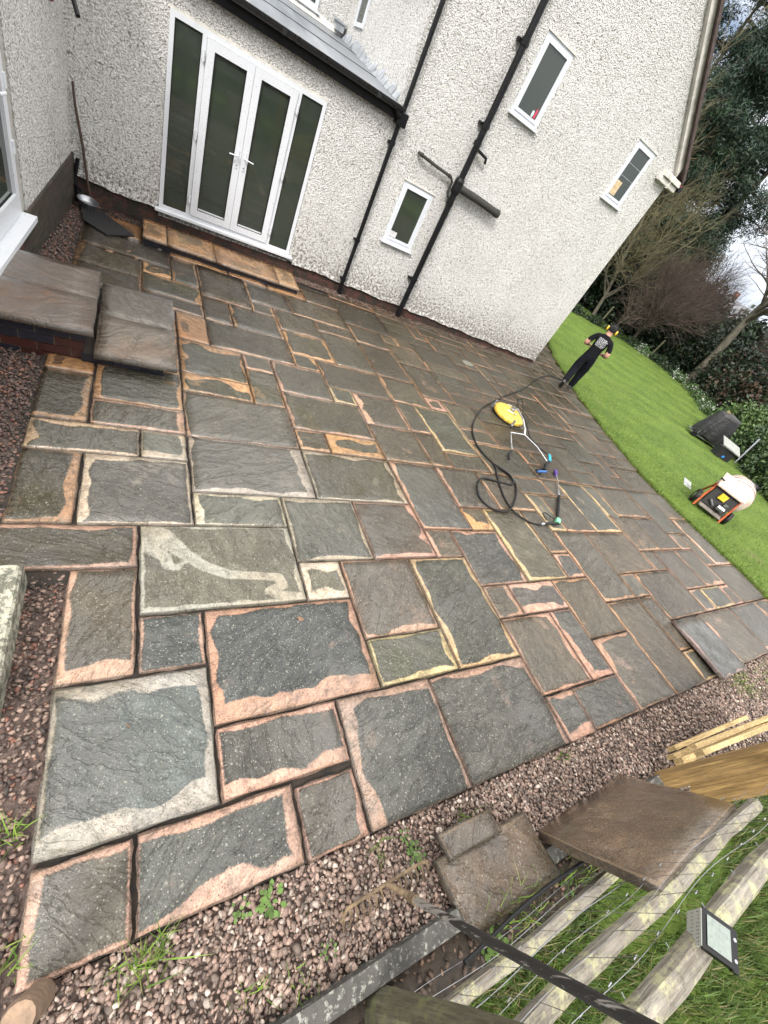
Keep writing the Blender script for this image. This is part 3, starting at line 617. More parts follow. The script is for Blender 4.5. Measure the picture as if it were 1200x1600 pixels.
# main gable roof: tiles, bargeboard, corbel
mb = MB()
for sg, xe in ((-1, XC), (1, XR)):
    ex = xe+sg*.24; ze = EAVE-SLOPE*.24
    mb.hexa([(RIDGE, -.14, roofz(RIDGE)+.06), (ex, -.14, ze+.06), (ex, 8.2, ze+.06), (RIDGE, 8.2, roofz(RIDGE)+.06), (RIDGE, -.14, roofz(RIDGE)+.14), (ex, -.14, ze+.14), (ex, 8.2, ze+.14), (RIDGE, 8.2, roofz(RIDGE)+.14)][::-1] if sg < 0 else
            [(RIDGE, -.14, roofz(RIDGE)+.06), (ex, -.14, ze+.06), (ex, 8.2, ze+.06), (RIDGE, 8.2, roofz(RIDGE)+.06), (RIDGE, -.14, roofz(RIDGE)+.14), (ex, -.14, ze+.14), (ex, 8.2, ze+.14), (RIDGE, 8.2, roofz(RIDGE)+.14)])
mr_ = mb.build('roof', M_['tile'], house); mr_['label'] = 'brown tiled roof over the gable'
mb = MB()
for i in range(20):      # verge tile ends
    x = XR+.22-i*.155; z = EAVE+SLOPE*(XR-x)
    if x < RIDGE: break
    mb.hexa([(x-.16, -.165, z+.03+.13), (x, -.165, z+.03), (x, -.12, z+.03), (x-.16, -.12, z+.16), (x-.16, -.165, z+.055+.13), (x, -.165, z+.07), (x, -.12, z+.07), (x-.16, -.12, z+.185)])
mb.build('verge_tile', M_['tile'], mr_)
mb = MB()
for sg, xe in ((-1, XC), (1, XR)):
    a = Vector((xe+sg*.02, 0, EAVE-.02*SLOPE)); b = Vector((RIDGE, 0, roofz(RIDGE)))
    mb.hexa([(a.x, -.075, a.z-.10), (b.x, -.075, b.z-.10), (b.x, -.002, b.z-.10), (a.x, -.002, a.z-.10), (a.x, -.075, a.z+.058), (b.x, -.075, b.z+.058), (b.x, -.002, b.z+.058), (a.x, -.002, a.z+.058)])
mb.build('bargeboard', M_['cream'], house)
mb = MB(); mb.box((8.98, -.10, 3.80), (9.62, -.003, 3.885), bev=.008); mb.box((9.04, -.14, 3.895), (9.62, -.003, 3.985), bev=.008); mb.box((9.3, -.145, 3.78), (9.305, -.0, 3.99)); mb.build('corbel', M_['cream'], house)
mb = MB(); mb.box((9.60, -.14, 3.93), (9.66, -.02, 4.0)); mb.build('corbel', simple('red_tile_end', (.25, .03, .025), .6), house)['label'] = 'red tile end above the eaves gutter'
mb = MB(); mb.tube([(9.70, -.14, 3.90), (9.70, 8, 3.90)], .055, 10); mb.build('gutter', M_['black'], house)['label'] = 'eaves gutter end beyond the gable corner'

# pipes
def collar(mb, x, y, z, r, h=.05): mb.lathe([(r, 0), (r, h)], 14, 0, Matrix.Translation((x, y, z)))
mb = MB(); PX, PY = 3.385, -.075
mb.tube([(PX, PY, pz(PX, 0)+.02), (PX, PY, 2.36)], .036, 14); mb.tube([(PX-.0, PY, 2.45), (PX, PY, 6.5)], .036, 14)
for z in (-.1, .60, 2.05): collar(mb, PX, PY, z, .046, .055); mb.box((PX-.06, PY+.01, z+.01), (PX+.06, -.001, z+.045))
mb.box((PX-.075, PY-.07, 2.30), (PX+.085, -.003, 2.47), bev=.012)
mb.tube([(3.25, -.15, 2.47), (3.30, -.15, 2.42), (3.33, -.12, 2.40)], .038, 10)
mb.tube([(PX, PY, pz(PX, 0)+.04), (PX+.005, PY-.05, pz(PX, 0)+.03)], .046, 12)
p1 = mb.build('downpipe', M_['black'], house, smooth=False); p1['label'] = 'rainwater pipe at the lean-to end with hopper box'
mb = MB(); PX, PY = 4.78, -.105
mb.tube([(PX+.01, PY, pz(PX, 0)+.02), (PX, PY, 6.5)], .055, 18)
for z in (.35, 1.74, 1.92, 2.62, 2.86, 3.85): collar(mb, PX, PY, z, .068, .07)
for z in (.37, 2.88, 3.87): mb.box((PX-.10, PY+.02, z), (PX+.10, -.001, z+.035))
mb.lathe([(.075, 0), (.085, .05), (.085, .18), (.07, .23)], 16, 0, Matrix.Translation((PX, PY, 1.93)))
mb.tube([(PX+.03, PY, 2.60), (PX+.30, PY+.02, 2.56), (PX+.33, PY+.05, 2.50)], .024, 10)
p2 = mb.build('soil_pipe', M_['black'], house)
mb = MB(); mb.tube([(PX+.05, PY, 2.03), (PX+.5, PY, 2.02), (PX+1.03, PY, 1.99)], .062, 14); mb.lathe([(.07, 0), (.07, .07)], 14, 0, Matrix.Translation((PX+1.0, PY, 1.99)) @ Matrix.Rotation(R(90), 4, 'Y'))
mb.build('side_branch', M_['castiron'], p2)
mb = MB(); mb.tube([(3.90, -.02, 2.15), (3.90, -.075, 2.15), (4.25, -.075, 2.12), (4.60, -.075, 2.10), (4.66, -.075, 2.05), (4.665, -.075, 1.90), (4.70, -.08, 1.84), (4.77, -.09, 1.82)], .023, 10)
for x in (3.92, 4.55): mb.tube([(x, -.075, 2.147 if x < 4 else 2.10), (x+.04, -.075, 2.147 if x < 4 else 2.098)], .031, 10)
mb.build('waste_pipe', M_['castiron'], p2)
# black bracket pipe sticking out of the wing wall (top left)
# ---- wing wall, running towards the viewer, very slightly splayed
WA = -math.atan(.07)
wing = bpy.data.objects.new('wing_wall', bpy.data.meshes.new('wing_wall')); 
def WT(s, n, z): # s metres from the corner towards the viewer, n metres out from the wall face
    L = math.hypot(1, .07); return Vector((XL-.07*s/L+n/L, -s/L-n*.07/L, z))
def wbox(mb, s0, s1, n0, n1, z0, z1, mi=0):
    mb.hexa([WT(s1, n0, z0), WT(s1, n1, z0), WT(s0, n1, z0), WT(s0, n0, z0), WT(s1, n0, z1), WT(s1, n1, z1), WT(s0, n1, z1), WT(s0, n0, z1)], mi)
bpy.data.objects.remove(wing)
DS0, DS1, DZ0, DZ1 = 2.50, 4.1, .24, 2.25
mb = MB(); wbox(mb, 0, 2.40, -.25, 0, .235, 3.2); wbox(mb, 2.40, DS1, -.25, 0, DZ1+.02, 3.2); wbox(mb, DS1, 6, -.25, 0, .235, 3.2)
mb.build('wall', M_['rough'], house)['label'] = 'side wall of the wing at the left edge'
mb = MB(); wbox(mb, 2.402, 2.52, -.25, -.012, .235, DZ1+.02); mb.build('door_reveal', simple('grey_render', (.36, .35, .32), .8, .2, 8, .6, 20), house)
mb = MB(); wbox(mb, 0, 6, -.25, .022, -.6, .233)
mb.build('plinth', M_['plinthd'], house)['label'] = 'mossy dark brick plinth of the wing'
mb = MB(); wbox(mb, DS0, DS0+.085, -.09, -.01, DZ0+.005, DZ1); wbox(mb, DS0+.085, DS1, -.09, -.01, DZ0+.005, DZ0+.06); wbox(mb, DS0+.085, DS1, -.09, -.01, DZ1-.07, DZ1)
sd_ = mb.build('side_door', M_['upvcd'], house); sd_['label'] = 'white glazed door in the wing wall'
mb = MB(); a, b = DS0+.088, DS1-.1
wbox(mb, a, a+.095, -.07, .01, DZ0+.065, DZ1-.07); wbox(mb, b-.095, b, -.07, .01, DZ0+.065, DZ1-.07); wbox(mb, a+.095, b-.095, -.07, .01, DZ0+.065, DZ0+.19); wbox(mb, a+.095, b-.095, -.07, .01, DZ1-.17, DZ1-.07); wbox(mb, a+.095, b-.095, -.01, .013, DZ0+.19, DZ0+.22)
mb.build('door_leaf', M_['upvcd'], sd_)
mb = MB(); wbox(mb, a+.09, b-.09, -.04, -.02, DZ0+.18, DZ1-.16); mb.build('pane', M_['glass'], sd_)
for hz in (.75, 1.20, 1.9): mb = MB(); wbox(mb, DS0+.06, DS0+.115, -.012, .018, hz, hz+.10); mb.build('hinge', M_['upvc'], sd_)
mb = MB(); mb.tube([WT(a+.32, -.01, 1.22), WT(a+.32, .05, 1.22), WT(a+.22, .06, 1.22)], .013, 8); mb.build('handle', M_['upvc'], sd_)
mb = MB(); wbox(mb, DS0-.03, 5.0, -.1, .10, DZ0-.045, DZ0+.002); mb.build('sill', M_['upvcd'], sd_)
mb = MB(); wbox(mb, DS0+.05, 5.0, .022, .03, DZ0-.23, DZ0-.046); mb.build('plinth', M_['plinth'], house)['label'] = 'red brick below the side door sill'
mb = MB(); mb.tube([WT(.75, .02, 2.05), WT(.95, .22, 1.87), WT(1.08, .30, 1.70)], .022, 12); mb.tube([WT(.75, .0, 2.05), WT(.75, .03, 2.05)], .045, 12); mb.build('bracket', M_['black'], house)
mb = MB(); wbox(mb, .62, .70, .0, .03, 1.66, 1.80); mb.build('alarm_tag', simple('dark_red_plastic', (.14, .02, .03), .5), house)

# ------------------------------------------------------------------ steps
def colmesh(name, mb, cols, mat, parent):  # per-solid colours: cols is a list matching boxes of 6 faces
    V = mb.v; me = bpy.data.meshes.new(name); me.from_pydata(V, [], mb.f)
    a = me.attributes.new('col', 'FLOAT_COLOR', 'FACE'); arr = []
    for i in range(len(mb.f)): arr += [*cols[i//6], 1]
    a.data.foreach_set('color', arr); return link(name, me, mat, parent)
def brick_course(X0, X1, Y, z0, nrow, h=.068, L=.215, axis_='x', depth=.1, pal=None, first=0.0):
    mb = MB(); cols = []
    for r_ in range(nrow):
        x = X0-(L/2 if (r_ % 2) else 0)-first
        while x < X1:
            a, b = max(x, X0), min(x+L, X1)
            if b-a > .02:
                z = z0-r_*(h+.01)
                if axis_ == 'x': mb.box((a, Y-rf.uniform(0, .004), z-h), (b, Y+depth, z))
                else: mb.box((Y-depth, a, z-h), (Y+rf.uniform(0, .004), b, z))
                cols.append(rf.choice(pal))
            x += L+.01
    return mb, cols
NAVY = [(.016, .018, .028), (.012, .013, .02), (.02, .02, .03)]; REDB = [(.06, .020, .016), (.05, .018, .015), (.02, .02, .03), (.016, .018, .028), (.05, .02, .018)]
PAVK = {'u': ((.105, .083, .066), (.16, .12, .095), .012)}; KIND.update({'u': ((.185, .125, .105), (.19, .145, .115), .012), 'u2': ((.26, .20, .18), (.23, .185, .155), .012), 't': ((.52, .33, .19), (.42, .25, .135), .3), 'r': ((.34, .235, .18), (.27, .20, .13), .02), 'r2': ((.19, .14, .115), (.16, .12, .08), .02)})
def loose_slab(name, w_, h_, kd, T, th, parent=None):
    tv = []; tf = []; ta = {k: [] for k in A}; add_slab(0, w_, 1, 1+h_, kd, T @ Matrix.Translation((0, -1, 0)), th, (tv, tf, ta))
    b = 0; # close the underside
    o = npmesh(name, tv, tf, M_['slab'], parent, slab_attrs(ta)); return o
def steps(name, X0, X1, Y0, Y1, ztop, zb, label, kd, ysplit, cat='step'):
    t = thing(name, (X0, Y0, zb), 0, label, cat)
    I = Matrix.Translation((-X0, -Y0, -zb))
    for (a, b) in ((Y0, ysplit-.004), (ysplit+.004, Y1)):
        loose_slab('slab', X1-X0, b-a, kd, I @ Matrix.Translation((X0, a, ztop)), .052, t)
    return t, I
t, I = steps('stone_step', -1.6, -.300, -4.335, -3.20, .207, -.1, 'taller brown stone step against the side door, on dark blue and red bricks', 'u', -3.76)
mb, cols = brick_course(-1.58, -.375, -4.295, .150, 4, pal=REDB); mb2, c2 = brick_course(-4.195, -3.22, -.372, .150, 4, axis_='y', pal=REDB); 
mb.v = [tuple(I @ Vector(v)) for v in mb.v]; mb2.v = [tuple(I @ Vector(v)) for v in mb2.v]
colmesh('brickwork', mb, cols, M_['eng'], t); colmesh('brickwork', mb2, c2, M_['eng'], t)
mb = MB(); mb.box((-1.57, -4.285, -.25), (-.384, -3.22, .152)); mb.v = [tuple(I @ Vector(v)) for v in mb.v]; mb.build('mortar', simple('yellow_mortar', (.17, .14, .09), .85, .3, 20, .5, 60), t)
t, I = steps('stone_step', -.296, .345, -4.375, -3.05, .052-.01, -.1, 'lower grey stone step beside the taller step, on a low dark brick base', 'u2', -3.70)
mb, cols = brick_course(-.385, .235, -4.325, -.012, 2, pal=NAVY+[(.08, .05, .035)]); mb2, c2 = brick_course(-4.22, -3.10, .238, -.012, 2, axis_='y', pal=NAVY)
mb.v = [tuple(I @ Vector(v)) for v in mb.v]; mb2.v = [tuple(I @ Vector(v)) for v in mb2.v]
colmesh('brickwork', mb, cols, M_['eng'], t); colmesh('brickwork', mb2, c2, M_['eng'], t)
mb = MB(); mb.box((-.38, -4.315, -.25), (.228, -3.1, -.011)); mb.v = [tuple(I @ Vector(v)) for v in mb.v]; mb.build('mortar', M_['bed'], t)
# long low step below the patio doors
t = thing('door_step', (.05, -.93, -.28), 0, 'long low sandstone step on dark bricks in front of the patio doors', 'step'); I = Matrix.Translation((-.05, .93, .28))
def hz(x): return pz(x, -.6)+.115
for a, b in ((.055, .36), (.367, 1.02), (1.027, 2.0), (2.007, 2.36)):
    sh = Matrix.Identity(4); sh[2][0] = PA
    loose_slab('slab', b-a, .70, 't', I @ Matrix.Translation((a, -.925, hz(a))) @ sh, .035, t)
mb = MB(); cols = []; x = .06
while x < 2.33:
    b = min(x+.215, 2.335); mb.hexa([I @ Vector(v) for v in [(x, -.895, pz(x, -.9)-.05), (b, -.895, pz(b, -.9)-.05), (b, -.79, pz(b, -.9)-.05), (x, -.79, pz(x, -.9)-.05), (x, -.895, hz(x)-.037), (b, -.895, hz(b)-.037), (b, -.79, hz(b)-.037), (x, -.79, hz(x)-.037)]]); cols.append(rf.choice(NAVY)); x += .226
mb.hexa([I @ Vector(v) for v in [(2.23, -.785, -.36), (2.332, -.785, -.36), (2.332, -.25, -.36), (2.23, -.25, -.36), (2.23, -.785, hz(2.3)-.037), (2.332, -.785, hz(2.3)-.037), (2.332, -.25, hz(2.3)-.037), (2.23, -.25, hz(2.3)-.037)]]); cols.append(NAVY[0])
colmesh('brickwork', mb, cols, M_['eng'], t)
mb = MB(); mb.hexa([I @ Vector(v) for v in [(.08, -.885, -.4), (2.32, -.885, -.4), (2.32, -.27, -.4), (.08, -.27, -.4), (.08, -.885, hz(.1)-.038), (2.32, -.885, hz(2.32)-.038), (2.32, -.27, hz(2.32)-.038), (.08, -.27, hz(.1)-.038)]]); mb.build('mortar', M_['bed'], t)

# ------------------------------------------------------------------ loose raised slab, leaning slabs
def quad_slab(name, P, th, kd, label, cat, group=None):
    """slab whose top face corners are P = near-left, near-right, far-right, far-left"""
    P = [Vector(p) for p in P]; ux = (P[1]-P[0]); uy = (P[3]-P[0]); W_ = ux.length; H_ = uy.length
    X = ux.normalized(); Y = uy.normalized(); Z = X.cross(Y).normalized()
    T = Matrix((X, Y, Z)).transposed().to_4x4()
    o = loose_slab(name, W_, H_, kd, T, th); o.location = P[0]
    return tag(o, label, cat, group)
def pp(gx, gy, h): x = PX0+gx*PM; y = PY0+gy*PM; return (x, y, pz(x, y)+h)
KIND['rs'] = ((.075, .068, .06), (.34, .21, .19), (.04, .012, .02, .01))
quad_slab('paving_slab', [pp(15.62, -6.1, .085), pp(17.9, -6.12, .05), pp(17.9, -4.08, .022), pp(15.75, -4.05, .05)], .04, 'rs', 'raised loose paving slab rocking above its neighbours at the gravel edge', 'slab')
quad_slab('paving_slab', [(3.02, -8.50, .105), (2.06, -8.53, .125), (2.03, -8.79, .76), (2.99, -8.77, .74)], .045, 'r', 'large brown slab propped upright against the fence rail', 'slab')
quad_slab('paving_slab', [(1.41, -8.745, .150), (2.085, -8.745, .140), (1.955, -8.425, .138), (1.34, -8.425, .148)], .045, 'r2', 'brown square slab lying flat across the gravel board', 'slab')
quad_slab('paving_slab', [(1.41, -8.452, .181), (1.785, -8.452, .178), (1.745, -8.325, .172), (1.385, -8.33, .176)], .03, 'p0' if 'p0' in KIND else 'r2', 'narrow dark offcut slab resting on the corner of the flat brown slab', 'slab')
# gravel board, kerb block, log post
GB = thing('gravel_board', (0, 0, 0), 0, 'long grey speckled concrete gravel board holding back the gravel under the fence', 'edging board')
mb = MB()
for a, b in ((.30, 1.72), (1.725, 3.45)):
    mb.hexa([(a, -8.70, pz(a, -8.6)-.16), (b, -8.70, pz(b, -8.6)-.16), (b, -8.615, pz(b, -8.6)-.16), (a, -8.615, pz(a, -8.6)-.16), (a, -8.695, pz(a, -8.6)+.035), (b, -8.695, pz(b, -8.6)+.035), (b, -8.62, pz(b, -8.6)+.04), (a, -8.62, pz(a, -8.6)+.04)])
def speckle(name, c1, c2, lo=.60, sc=50):
    t = NT(name); c = t.coord('Object'); n = t.noise(c, sc, 4, .8); n2 = t.noise(c, 8, 5, .7)
    col = t.mix(t.mr(n, lo, lo+.07, 0, .8), c1, c2); col = t.mix(1.0, col, t.mr(n2, .3, .7, .55, 1.5), 'MULTIPLY'); return t.fin(col, .75, t.bump(n, .005, .7))
mb.build('board', speckle('lichen_spotted_concrete', (.06, .058, .052), (.27, .27, .24), .54, 34), GB)
mb = MB(); mb.box((-.95, -7.30, -.05), (-.455, -6.585, .175), bev=.012)
tag(mb.build('concrete_block', speckle('pale_lichen_concrete', (.10, .10, .075), (.34, .33, .26), .46, 22)), 'pale lichen covered concrete block at the left edge beside the gravel', 'block')
endgrain = simple('cut_log_end', (.22, .15, .10), .8, .4, 25, .6, 60)
mb = MB(); mb.tube([(-.215, -8.25, -.05), (-.205, -8.245, .55), (-.205, -8.245, .60)], [.045, .043, .036], 14); tag(mb.build('wooden_stake', endgrain), 'round brown stake top in the bottom left corner', 'stake')

# ------------------------------------------------------------------ fence: posts, half round rails, stock wire
woodold = wood('weathered_rail', (.27, .25, .21), (.13, .11, .085), (.36, .35, .20))
woodpost = wood('mossy_post', (.13, .12, .075), (.07, .065, .04), (.15, .16, .07), axis=2)
woodnew = wood('new_tanalised_timber', (.40, .26, .10), (.17, .10, .035), axis=2)
woodpale = wood('split_pale_timber', (.62, .47, .24), (.48, .34, .15))
FY = -8.83
fence = thing('rail_fence', (0, FY, 0), 0, 'weathered post and rail fence with stock wire along the bottom right', 'fence')
for zz, hh, lb, yw in ((1.085, .036, 'pale split top rail', .72), (.735, .030, 'lichen yellow middle rail', .62), (.28, .024, 'grey bottom rail', .55)):
    mb = MB(); N = 26; xs = [.35+i*(2.85 if zz < 1 else 4.2)/N for i in range(N+1)]; rs = random.Random(int(zz*100)); prev = None; ring = 9
    b0 = 0
    for i, x in enumerate(xs):
        j1 = .006*math.sin(x*5+zz*9); j2 = .004*math.sin(x*13)
        prof = [(-.055, -hh*.8), (-.045, -hh), (.035, -hh), (.048, -hh*.7), (.05, hh*.2), (.042, hh*.85), (.02, hh), (-.025, hh*.95), (-.052, hh*.4)]
        for (yy, z_) in prof: mb.v.append((x, yy*yw+j1+rs.uniform(-.0025, .0025), zz+z_+j2+rs.uniform(-.0025, .0025)))
    for i in range(N):
        for k in range(ring): a = i*ring+k; b = i*ring+(k+1) % ring; mb.f.append((a, b, b+ring, a+ring)); mb.m.append(0)
    mb.f.append(tuple(range(ring))[::-1]); mb.m.append(0); mb.f.append(tuple(N*ring+k for k in range(ring))); mb.m.append(0)
    o = mb.build('rail', woodold, fence); o['label'] = lb
mb = MB(); rs = random.Random(4)
mb.tube([(.93, .055, -.35), (.925, .055, .2), (.93, .06, .75), (.925, .055, 1.22)], [.075, .078, .073, .07], 14); mb.build('post', woodpost, fence)
mb = MB(); wy_ = .062
for zz, yo in ((1.03, wy_), (.86, wy_+.01), (.70, wy_), (.56, wy_), (.44, wy_), (.33, wy_), (.22, wy_+.005)):
    pts = [(x, yo+.012*math.sin(x*6+zz*8), zz-.0+.02*math.sin(x*3.1+zz*5)) for x in np.arange(.9, 3.3, .06)]; mb.tube(pts, .0012 if zz != .56 else .0020, 5)
for i in range(15):
    x = .98+i*.15; pts = [(x+.01*math.sin(z*9+i), wy_+.008*math.sin(z*7+i*2), z) for z in np.arange(.2, 1.06, .05)]; mb.tube(pts, .0010, 5)
    for zz in (1.03, .70, .44): mb.tube([(x-.008, wy_, zz), (x+.008, wy_+.004, zz+.004)], .0026, 5)
mb.build('stock_wire', M_['steel'], fence)
mb = MB(); mb.tube([(x, .10+.02*math.sin(x*4), .27+.015*math.sin(x*7)) for x in np.arange(1.25, 3.2, .08)], .009, 8); mb.build('wire_sleeve', M_['rubber'], fence)
for i in range(9):
    x = .98+i*.27; mb = MB(); mb.tube([(x, .052, 1.10), (x+.004, .064, 1.095), (x+.01, .052, 1.088)], .0014, 5); mb.build('staple', M_['steel'], fence)
# new gate posts and a leaning bundle of fresh timber
def timber_post(x, y, wd, dp, h, label, tilt=0):
    t = thing('gate_post', (x, y, pz(min(x, 9), y)), 0, label, 'post'); t.rotation_euler = (0, tilt, R(8))
    mb = MB(); mb.box((-wd/2, -dp/2, -.3), (wd/2, dp/2, h), bev=.006); mb.build('post', woodnew, t); return t
t = timber_post(3.47, -8.665, .12, .10, 1.3, 'new golden timber gate post with a galvanised bolt')
mb = MB(); mb.box((-.055, -.056, .07), (.055, -.050, .16)); mb.box((.050, -.056, .07), (.056, .05, .16)); mb.tube([(-.09, -.062, .115), (.07, -.062, .115)], .009, 8); mb.tube([(-.03, -.05, .09), (-.03, -.085, .09)], .012, 8); mb.tube([(.02, -.05, .14), (.02, -.08, .14)], .012, 8); mb.tube([(-.09, -.062, .115), (-.11, -.07, .06)], .009, 8)
mb.build('bolt', M_['steel'], t)
timber_post(3.86, -8.84, .20, .14, 1.3, 'thick new timber post with grain knots nearest the propped slab')
t = thing('timber_gate', (4.1, -8.62, .08), 0, 'pale new timber gate frame with splintery slats beyond the golden posts', 'gate'); t.rotation_euler = (0, 0, R(-3))
mb = MB(); mb.box((.45, -.03, -.05), (.55, .03, 1.2), bev=.005); mb.build('stile', woodnew, t)
for a, b in (((-.5, 0, .12), (.9, 0, .55)), ((-.45, .03, .05), (.9, .03, .36)), ((-.35, -.03, .02), (.8, -.03, .22)), ((-.5, .01, .3), (.9, .01, .9)), ((-.40, .05, .22), (.9, .05, .70)), ((-.30, .07, .0), (.9, .07, .10))):
    mb = MB(); a = Vector(a); b = Vector(b); n_ = Vector((0, 0, .036)); y_ = Vector((0, .016, 0))
    mb.hexa([a-y_-n_, b-y_-n_*1.3, b+y_-n_*1.3, a+y_-n_, a-y_+n_, b-y_+n_*.7, b+y_+n_*.7, a+y_+n_]); mb.build('slat', woodpale, t)
# solar light on the top rail
sl = thing('solar_light', (1.685, -8.815, 1.15), 0, 'black wedge shaped solar light with pale panel screwed to the top rail', 'light')
sl.rotation_euler = (R(-10), R(-8), R(40)); sl.scale = (.92, .92, .92)
pan = NT('led_panel'); pc = pan.coord('Object'); pv = pan.t.nodes.new('ShaderNodeTexVoronoi'); pv.inputs['Scale'].default_value = 90; pv.inputs['Randomness'].default_value = .15; pan.t.links.new(pc, pv.inputs['Vector'])
ledm = pan.fin(pan.mix(pan.mr(pv.outputs['Distance'], .2, .32, 1, 0), (.50, .52, .47), (.08, .08, .08)), .25)
solm = simple('pale_solar_panel', (.17, .20, .18), .3, .15, 60)
mb = MB(); mb.hexa([(-.06, -.052, 0), (.06, -.052, 0), (.06, .05, .0), (-.06, .05, .0), (-.06, -.052, .022), (.06, -.052, .022), (.06, .06, .026), (-.06, .06, .026)]); mb.box((-.062, -.075, -.004), (.062, -.052, .012)); mb.build('case', M_['black'], sl)
mb = MB(); mb.add([(-.045, -.040, .0255), (.045, -.040, .0255), (.045, .046, .0285), (-.045, .046, .0285)], [(0, 1, 2, 3)]); mb.build('solar_panel', solm, sl)
mb = MB(); mb.hexa([(-.055, .02, -.085), (.055, .02, -.085), (.055, .035, -.085), (-.055, .035, -.085), (-.055, .045, .02), (.055, .045, .02), (.055, .062, .02), (-.055, .062, .02)]); mb.build('lamp_face', ledm, sl)
for x in (-.03, .03): mb = MB(); mb.tube([(x, -.064, .011), (x, -.064, .016)], .006, 8); mb.build('screw', M_['steel'], sl)

# ------------------------------------------------------------------ rake
rk = thing('garden_rake', (1.03, -8.405, .155), 0, 'rusty iron garden rake tines down on the gravel, black and white handle over the fence', 'rake')
rust = simple('rusty_iron', (.17, .12, .07), .8, .5, 30, .8, 70)
mb = MB(); hd = [(-.235, -.035, .028), (-.20, -.005, .04), (-.02, .0, .045), (.02, .0, .045), (.20, .0, .04), (.245, -.01, .034)]
hr = Matrix.Rotation(R(2), 4, 'Z'); mb.tube([hr @ Vector(p) for p in hd], .0075, 8)
mb.tube([(0, 0, .045), (.03, -.03, .075), (.06, -.07, .14)], [.011, .013, .015], 10); mb.build('head', rust, rk)
for i in range(15):
    x = -.225+i*.0325
    if abs(x) < .02: continue
    mb = MB(); mb.tube([hr @ Vector((x, -.003, .042)), hr @ Vector((x+.004, -.035, .035)), hr @ Vector((x+.008, -.075, -.018))], [.0048, .0045, .002], 6); mb.build('tine', rust, rk)
hm = NT('worn_handle'); hc = hm.coord('Object', (30, 30, 1.6)); hs = hm.n('SeparateXYZ'); hm.t.links.new(hm.coord('Object'), hs.inputs[0]); hm_ = hm.fin(hm.mix(hm.mr(hm.math('SUBTRACT', hm.noise(hc, 2, 5, .7), hm.math('MULTIPLY', hm.mr(hs.outputs[2], .35, .75), .20)), .36, .44), (.022, .021, .02), (.30, .28, .25)), .6, hm.bump(hm.noise(hc, 30, 3), .003, .8))
A0 = Vector((1.09, -8.475, .27)); B0 = Vector((.80, -8.60, 1.72)); mb = MB(); mb.tube([(A0+(B0-A0)*t_)-Vector((1.03, -8.405, .155)) for t_ in (0, .25, .5, .75, 1)], .0135, 12); mb.build('handle', hm_, rk)
mb = MB(); mb.tube([(.055, -.062, .13), (A0-Vector((1.03, -8.405, .155)))[:], (A0+(B0-A0)*.06-Vector((1.03, -8.405, .155)))[:]], [.017, .019, .019], 12); mb.build('socket', rust, rk)

# ------------------------------------------------------------------ gravel
def stone_template(n_=1):
    ts = []
    for s in range(6):
        bm = bmesh.new(); bmesh.ops.create_icosphere(bm, subdivisions=1, radius=1); rs = random.Random(s+50)
        for v in bm.verts: v.co *= rs.uniform(.62, 1.22)
        V = np.array([v.co[:] for v in bm.verts]); F = np.array([[v.index for v in f.verts] for f in bm.faces]); bm.free(); ts.append((V, F))
    return ts
TS = stone_template()
gV = []; gF = []; gC = []; gb = 0
def add_stones(pts, size, pal, lift=0.0):
    global gb
    n = len(pts)
    if n == 0: return
    Rm = rotmats(n, NR); az_ = NR.uniform(0, 6.283, n); tl = NR.normal(0, .35, n); ca, sa, ct, st_ = np.cos(az_), np.sin(az_), np.cos(tl), np.sin(tl); Z0 = np.zeros(n)
    Rm = np.stack([ca, -sa*ct, sa*st_, sa, ca*ct, -ca*st_, Z0, st_, ct], 1).reshape(n, 3, 3); sc = size*NR.uniform(.55, 1.35, n)[:, None]*np.stack([NR.uniform(.9, 1.45, n), NR.uniform(.6, 1.05, n), NR.uniform(.35, .65, n)], 1)
    pal = np.array(pal); ci = pal[NR.randint(0, len(pal), n)]*NR.uniform(.6, 1.15, (n, 1))*np.array([[1.12, 1.04, .96]])
    for k in range(6):
        idx = np.arange(k, n, 6); V0, F0 = TS[k]
        V = np.einsum('nij,vj->nvi', Rm[idx]*sc[idx][:, None, :], V0)+pts[idx][:, None, :]
        m_ = len(idx); nv = len(V0)
        gV.append(V.reshape(-1, 3)); gF.append((F0[None]+(np.arange(m_)*nv)[:, None, None]+gb).reshape(-1, 3)); gb += m_*nv
        gC.append(np.repeat(np.concatenate([ci[idx], np.ones((m_, 1))], 1), nv, axis=0))
PG = [(.235, .175, .15), (.19, .145, .125), (.30, .235, .205), (.14, .115, .10), (.25, .185, .16), (.17, .135, .12), (.40, .36, .33), (.21, .155, .135), (.12, .10, .09)]
PD = [(.085, .06, .055), (.065, .05, .045), (.11, .08, .07), (.05, .04, .036), (.13, .095, .085), (.16, .08, .06)]
def scatter(x0, x1, y0, y1, dens, test=None, h=0.0, jz=.008):
    n = int((x1-x0)*(y1-y0)*dens); x = NR.uniform(x0, x1, n); y = NR.uniform(y0, y1, n)
    if test is not None: k = test(x, y); x, y = x[k], y[k]
    z = PA*x+PB*(y-PY0)+h+NR.uniform(-jz, jz, len(x)); return np.stack([x, y, z], 1)
def gd(x, y):   # fades out to bare soil at the two ends
    return (NR.uniform(0, 1, len(x)) < np.clip(1.25-.25*np.sin(x*5)*np.sin(y*21+x*3), .2, 1))
add_stones(scatter(-.25, 3.2, -8.62, -8.225, 7000, gd, -.034, .013), .0100, PG); add_stones(scatter(3.2, 9, -8.90, -8.235, 3600, gd, -.034, .013), .0118, PG)
add_stones(scatter(-.25, 3.2, -8.62, -8.24, 800, None, -.024, .006), .0138, PG); add_stones(scatter(3.2, 6.5, -8.78, -8.24, 400, None, -.024, .006), .0145, PG)
